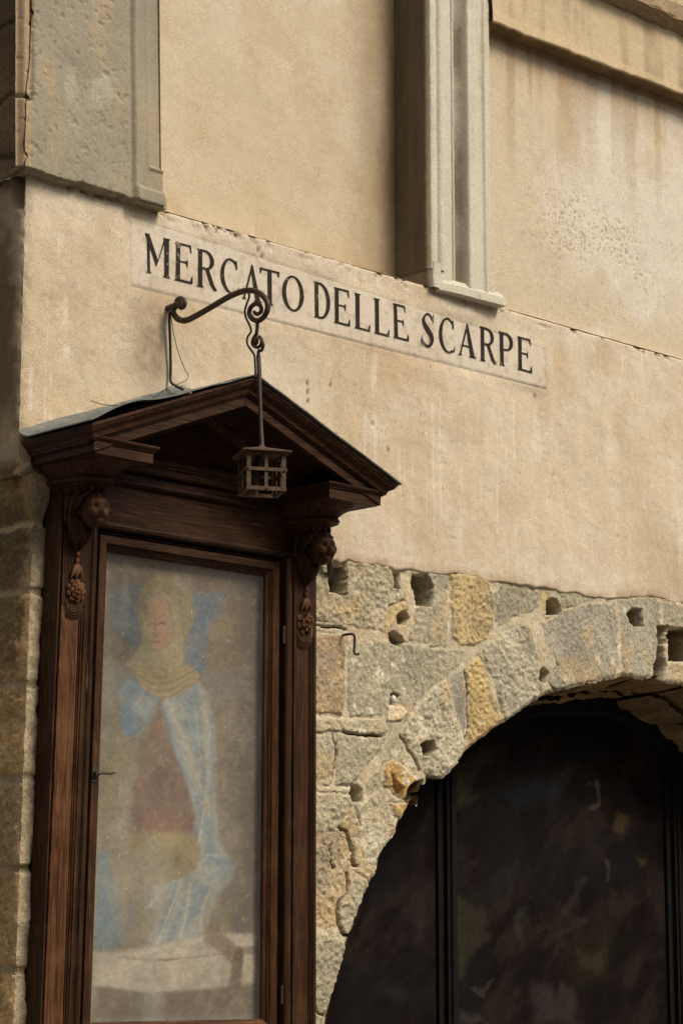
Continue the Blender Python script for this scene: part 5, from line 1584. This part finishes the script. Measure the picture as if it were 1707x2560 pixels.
# ------------------------------------------------------------------ bracket, hanging lantern and cables
XB = -0.092
def bp(px, py, x=XB):
    p = atx(px, py, x)
    return (p[0], -p[1], p[2])
BRK = empty('iron_bracket', (XB, 0, 4.158), 'wrought iron scroll bracket fixed to the plaster below the lettering', 'bracket')
arm = [(380, 862), (388, 890), (402, 920), (440, 952), (490, 958), (560, 930), (700, 850), (850, 762), (960, 715), (1030, 702), (1100, 715), (1160, 760), (1190, 820), (1180, 890), (1140, 945), (1095, 960),
       (1050, 935), (1034, 890), (1050, 842), (1090, 817), (1130, 835), (1135, 880), (1105, 903), (1080, 893), (1076, 878)]
pts = catmull([bp(*s1(*p)) for p in arm], 5)
nA = len(pts)
rad = [.0125 - .006 * (i / nA) ** 2 for i in range(nA)]
m = MB(); m.tube(pts, rad, 10); m.build('arm', MAT['iron'], BRK, True)
m = MB(); m.tube(catmull([bp(*s1(*p)) for p in [(395, 855), (425, 830), (415, 790), (450, 768), (484, 790), (482, 838), (455, 856), (436, 838), (446, 822)]], 5), [.010 - .004 * i / 40 for i in range(41)], 8); m.build('curl', MAT['iron'], BRK, True)
w0 = bp(*s1(350, 852))
m = MB(); m.tube([(XB, -.02, w0[2]), (XB, .02, w0[2]), (XB, .05, w0[2] + .003), (XB, .10, w0[2] + .004)], [.012, .013, .014, .015], 8); m.tube([(XB, .085, w0[2] - .014), (XB, .085, w0[2] + .02)], .016, 8); m.build('wall_spike', MAT['iron'], BRK, True)
def k4(x, y): return (380 + .2635 * x, 680 + .2635 * y)

LZ = 3.395
lc = bp(654, 1190)
LAN = empty('hanging_lantern', (XB, -lc[1], LZ - .08), 'small square rusted iron lantern cage hanging on a rod before the shrine', 'lantern')
hookp = [bp(*k4(*p)) for p in [(1000, 478), (1000, 520), (995, 560), (990, 590), (960, 640), (958, 690), (1000, 715), (1035, 690), (1040, 640), (1015, 612)]]
m = MB(); m.tube(catmull(hookp, 4), .007, 8); m.build('hook', MAT['iron'], LAN, True)
m = MB(); m.ball(bp(*k4(990, 655)), (.009, .012, .017), 10, 8); m.build('swivel', MAT['rust'], LAN, True)
m = MB(); m.tube(catmull([bp(*k4(*p)) for p in [(1042, 650), (1058, 690), (1040, 745), (1015, 745), (1010, 775), (1012, 830)]], 4), .006, 8); m.build('loop', MAT['iron'], LAN, True)
rodp = [bp(*k4(*p)) for p in [(1010, 790), (1016, 920), (1022, 1100), (1028, 1300), (1034, 1480), (1040, 1600), (1042, 1690)]]
m = MB(); m.tube(rodp, [.0085, .009, .0075, .0075, .008, .009, .013], 8); m.build('rod', MAT['iron'], LAN, True)
m = MB(); m.tube(catmull([(p[0] - .012, p[1] - .004, p[2]) for p in [bp(*k4(*q)) for q in [(945, 200), (952, 240), (926, 310), (910, 375), (922, 440), (960, 520), (968, 570), (936, 622), (932, 680), (962, 735), (1000, 795), (1008, 900), (1014, 1000)]]], 4), .0042, 6)
m.build('lamp_cord', MAT['cable'], LAN, True)
# cage
A = math.radians(-29)
ca, sa = math.cos(A), math.sin(A)
top_z = bp(654, 1136)[2]; bot_z = top_z - .150
lx, ld = XB, bp(654, 1190)[1]
def lp(u, w, z):            # u to the right, w towards the viewer
    return (lx + ca * u + sa * -w * -1 * 0 + 0, 0, 0)
def LP(u, v, z):            # local x=u, local y=v (away from the street); rotate about z
    x = ca * u - sa * v; y = sa * u + ca * v
    return (lx + x, ld - y, z)
hw = .0745
def bar(name, p, q, w, t, mat='rust', axis='u'):
    """flat bar between two points with width along z or the face direction"""
    m = MB()
    p, q = np.array(p), np.array(q)
    tdir = (q - p) / np.linalg.norm(q - p)
    if axis == 'z':            # upright on a u face
        sd = np.array(LP(1, 0, 0)) - np.array(LP(0, 0, 0))
    elif axis == 'v':
        sd = np.array(LP(0, 1, 0)) - np.array(LP(0, 0, 0))
    else:
        sd = np.array([0, 0, 1.0])
    nd_ = np.cross(tdir, sd)
    secs = [[tuple(e + sd * a * w / 2 + nd_ * b_ * t / 2) for a, b_ in ((-1, -1), (1, -1), (1, 1), (-1, 1))] for e in (p, q)]
    m.sections(secs)
    return m.build(name, MAT[mat], LAN)
for (u, v) in ((-1, -1), (1, -1), (1, 1), (-1, 1)):
    m = MB()                                              # angle-iron corner posts
    L = .016; t = .003
    prof = [(0, 0), (-u * L, 0), (-u * L, -v * t), (-u * t, -v * t), (-u * t, -v * L), (0, -v * L)]
    m.sections([[LP(u * hw + a, v * hw + b_, z) for a, b_ in prof] for z in (bot_z, top_z)])
    m.build('corner_post', MAT['rust'], LAN)
zm = (top_z + bot_z) / 2 + .004
for f in range(4):
    def FP(a, off, z, f=f):
        h = hw + off
        return [LP(a, -h, z), LP(h, a, z), LP(-a, h, z), LP(-h, -a, z)][f]
    ax = 'z' if f in (0, 2) else 'v'
    bar('upright_bar', FP(0, -.002, bot_z + .004), FP(0, -.002, top_z - .002), .013, .003, axis=ax)
    bar('cross_bar', FP(-hw, .0022, zm), FP(hw, .0022, zm), .0125, .003)
    bar('base_rail', FP(-hw, -.0005, bot_z + .007), FP(hw, -.0005, bot_z + .007), .015, .004)
    bar('top_rail', FP(-hw, -.0005, top_z - .006), FP(hw, -.0005, top_z - .006), .010, .004)
    for (a, z) in ((-hw + .006, zm), (hw - .006, zm), (0, bot_z + .006)):
        m = MB(); m.ball(FP(a, .0045, z), .0038, 8, 6); m.build('rivet', MAT['rust'], LAN, True)
    for k, (w_) in enumerate((0,)):
        m = MB(); m.sections([[FP(a, o_, bot_z + zz) for o_, zz in ((.002, 0), (-.013, 0), (-.013, .003), (.002, .003))] for a in (-hw, hw)]); m.build('base_flange', MAT['rust'], LAN)
m = MB()
cw = hw + .020
ring = lambda h, z: [LP(-h, -h, z), LP(h, -h, z), LP(h, h, z), LP(-h, h, z)]
m.sections([ring(cw, top_z - .004), ring(cw, top_z), ring(.012, top_z + .026), ring(.008, top_z + .034)])
m.build('cap', MAT['rust'], LAN)
m = MB(); m.tube([LP(0, 0, top_z + .03), LP(0, 0, top_z + .05), bp(*k4(1042, 1660))], [.010, .009, .009], 8); m.build('finial', MAT['rust'], LAN, True)
m = MB(); m.tube([LP(-.01, .01, top_z), LP(-.012, .01, top_z - .055)], .012, 10); m.build('lamp_socket', MAT['iron'], LAN, True)

# cable down the wall, loose wire on the roof
def wp(px, py, d): 
    p = at(px, py, d); return (p[0], d, p[2])
m = MB()
m.tube(catmull([wp(425, 778, .04), wp(424, 800, .018), wp(426, 860, .014), wp(427, 920, .014), wp(427, 952, .016), wp(437, 963, .05), wp(448, 969, .08), wp(458, 974, .10)], 5), .0058, 8)
tag(m.build('electric_cable', MAT['cable'], None, True), 'black electric cable running down the plaster to the shrine roof', 'cable')
m = MB()
m.tube(catmull([wp(427, 785, .03), wp(434, 830, .035), wp(446, 880, .04), wp(462, 922, .04), wp(471, 938, .04), wp(466, 950, .05), wp(448, 960, .06), wp(430, 966, .06), wp(412, 974, .06), wp(392, 990, .07), wp(360, 1005, .08), wp(325, 1013, .09), wp(296, 1014, .09), wp(262, 1012, .07), wp(228, 1002, .04)], 5), .0016, 5)
tag(m.build('loose_wire', MAT['cable'], None, True), 'thin loose wire looping beside the cable and trailing over the roof', 'wire')

# hose in the putlog hole, iron hook, white cap
m = MB()
for off in ((0, 0), (10, -3)):
    m.tube(catmull([wp(770 + .2551 * (150 + off[0] * 2), 1380 + .2551 * (-40 + off[1]), .03), wp(770 + .2551 * (175 + off[0]), 1380 + .2551 * (30 + off[1]), .03), wp(770 + .2551 * (205 + off[0]), 1380 + .2551 * (110 + off[1]), .03),
                    wp(770 + .2551 * (212 + off[0]), 1380 + .2551 * (190 + off[1]), .012), wp(770 + .2551 * (206 + off[0]), 1380 + .2551 * (270 + off[1]), -.05), wp(770 + .2551 * (196 + off[0]), 1380 + .2551 * (340 + off[1]), -.12)], 5), .0105, 8)
tag(m.build('black_conduit', MAT['cable'], None, True), 'pair of glossy black conduits curling into the square hole beside the carved head', 'conduit')
m = MB()
m.tube(catmull([wp(770 + .2551 * x, 1380 + .2551 * y, d) for x, y, d in [(340, 815, -.04), (350, 812, .0), (400, 806, .03), (440, 806, .045), (455, 830, .045), (455, 900, .045), (450, 960, .045), (458, 995, .047), (480, 1004, .05), (500, 992, .056)]], 4), .0056, 8)
tag(m.build('wall_hook', MAT['iron'], None, True), 'bent rusty iron hook driven into the stone joint right of the shrine', 'hook')
m = MB()
cpos = wp(770 + .2551 * 828, 1700 + .2551 * 185, .0)
m.ball((cpos[0], .004, cpos[2]), (.0105, .010, .0155), 12, 10)
m.tube([(cpos[0], -.03, cpos[2] + .004), (cpos[0], .0, cpos[2] + .002)], .005, 6)
tag(m.build('white_plug', MAT['white_cap'], None, True), 'tiny white oval plug in the stone joint above the pale square chip', 'plug')
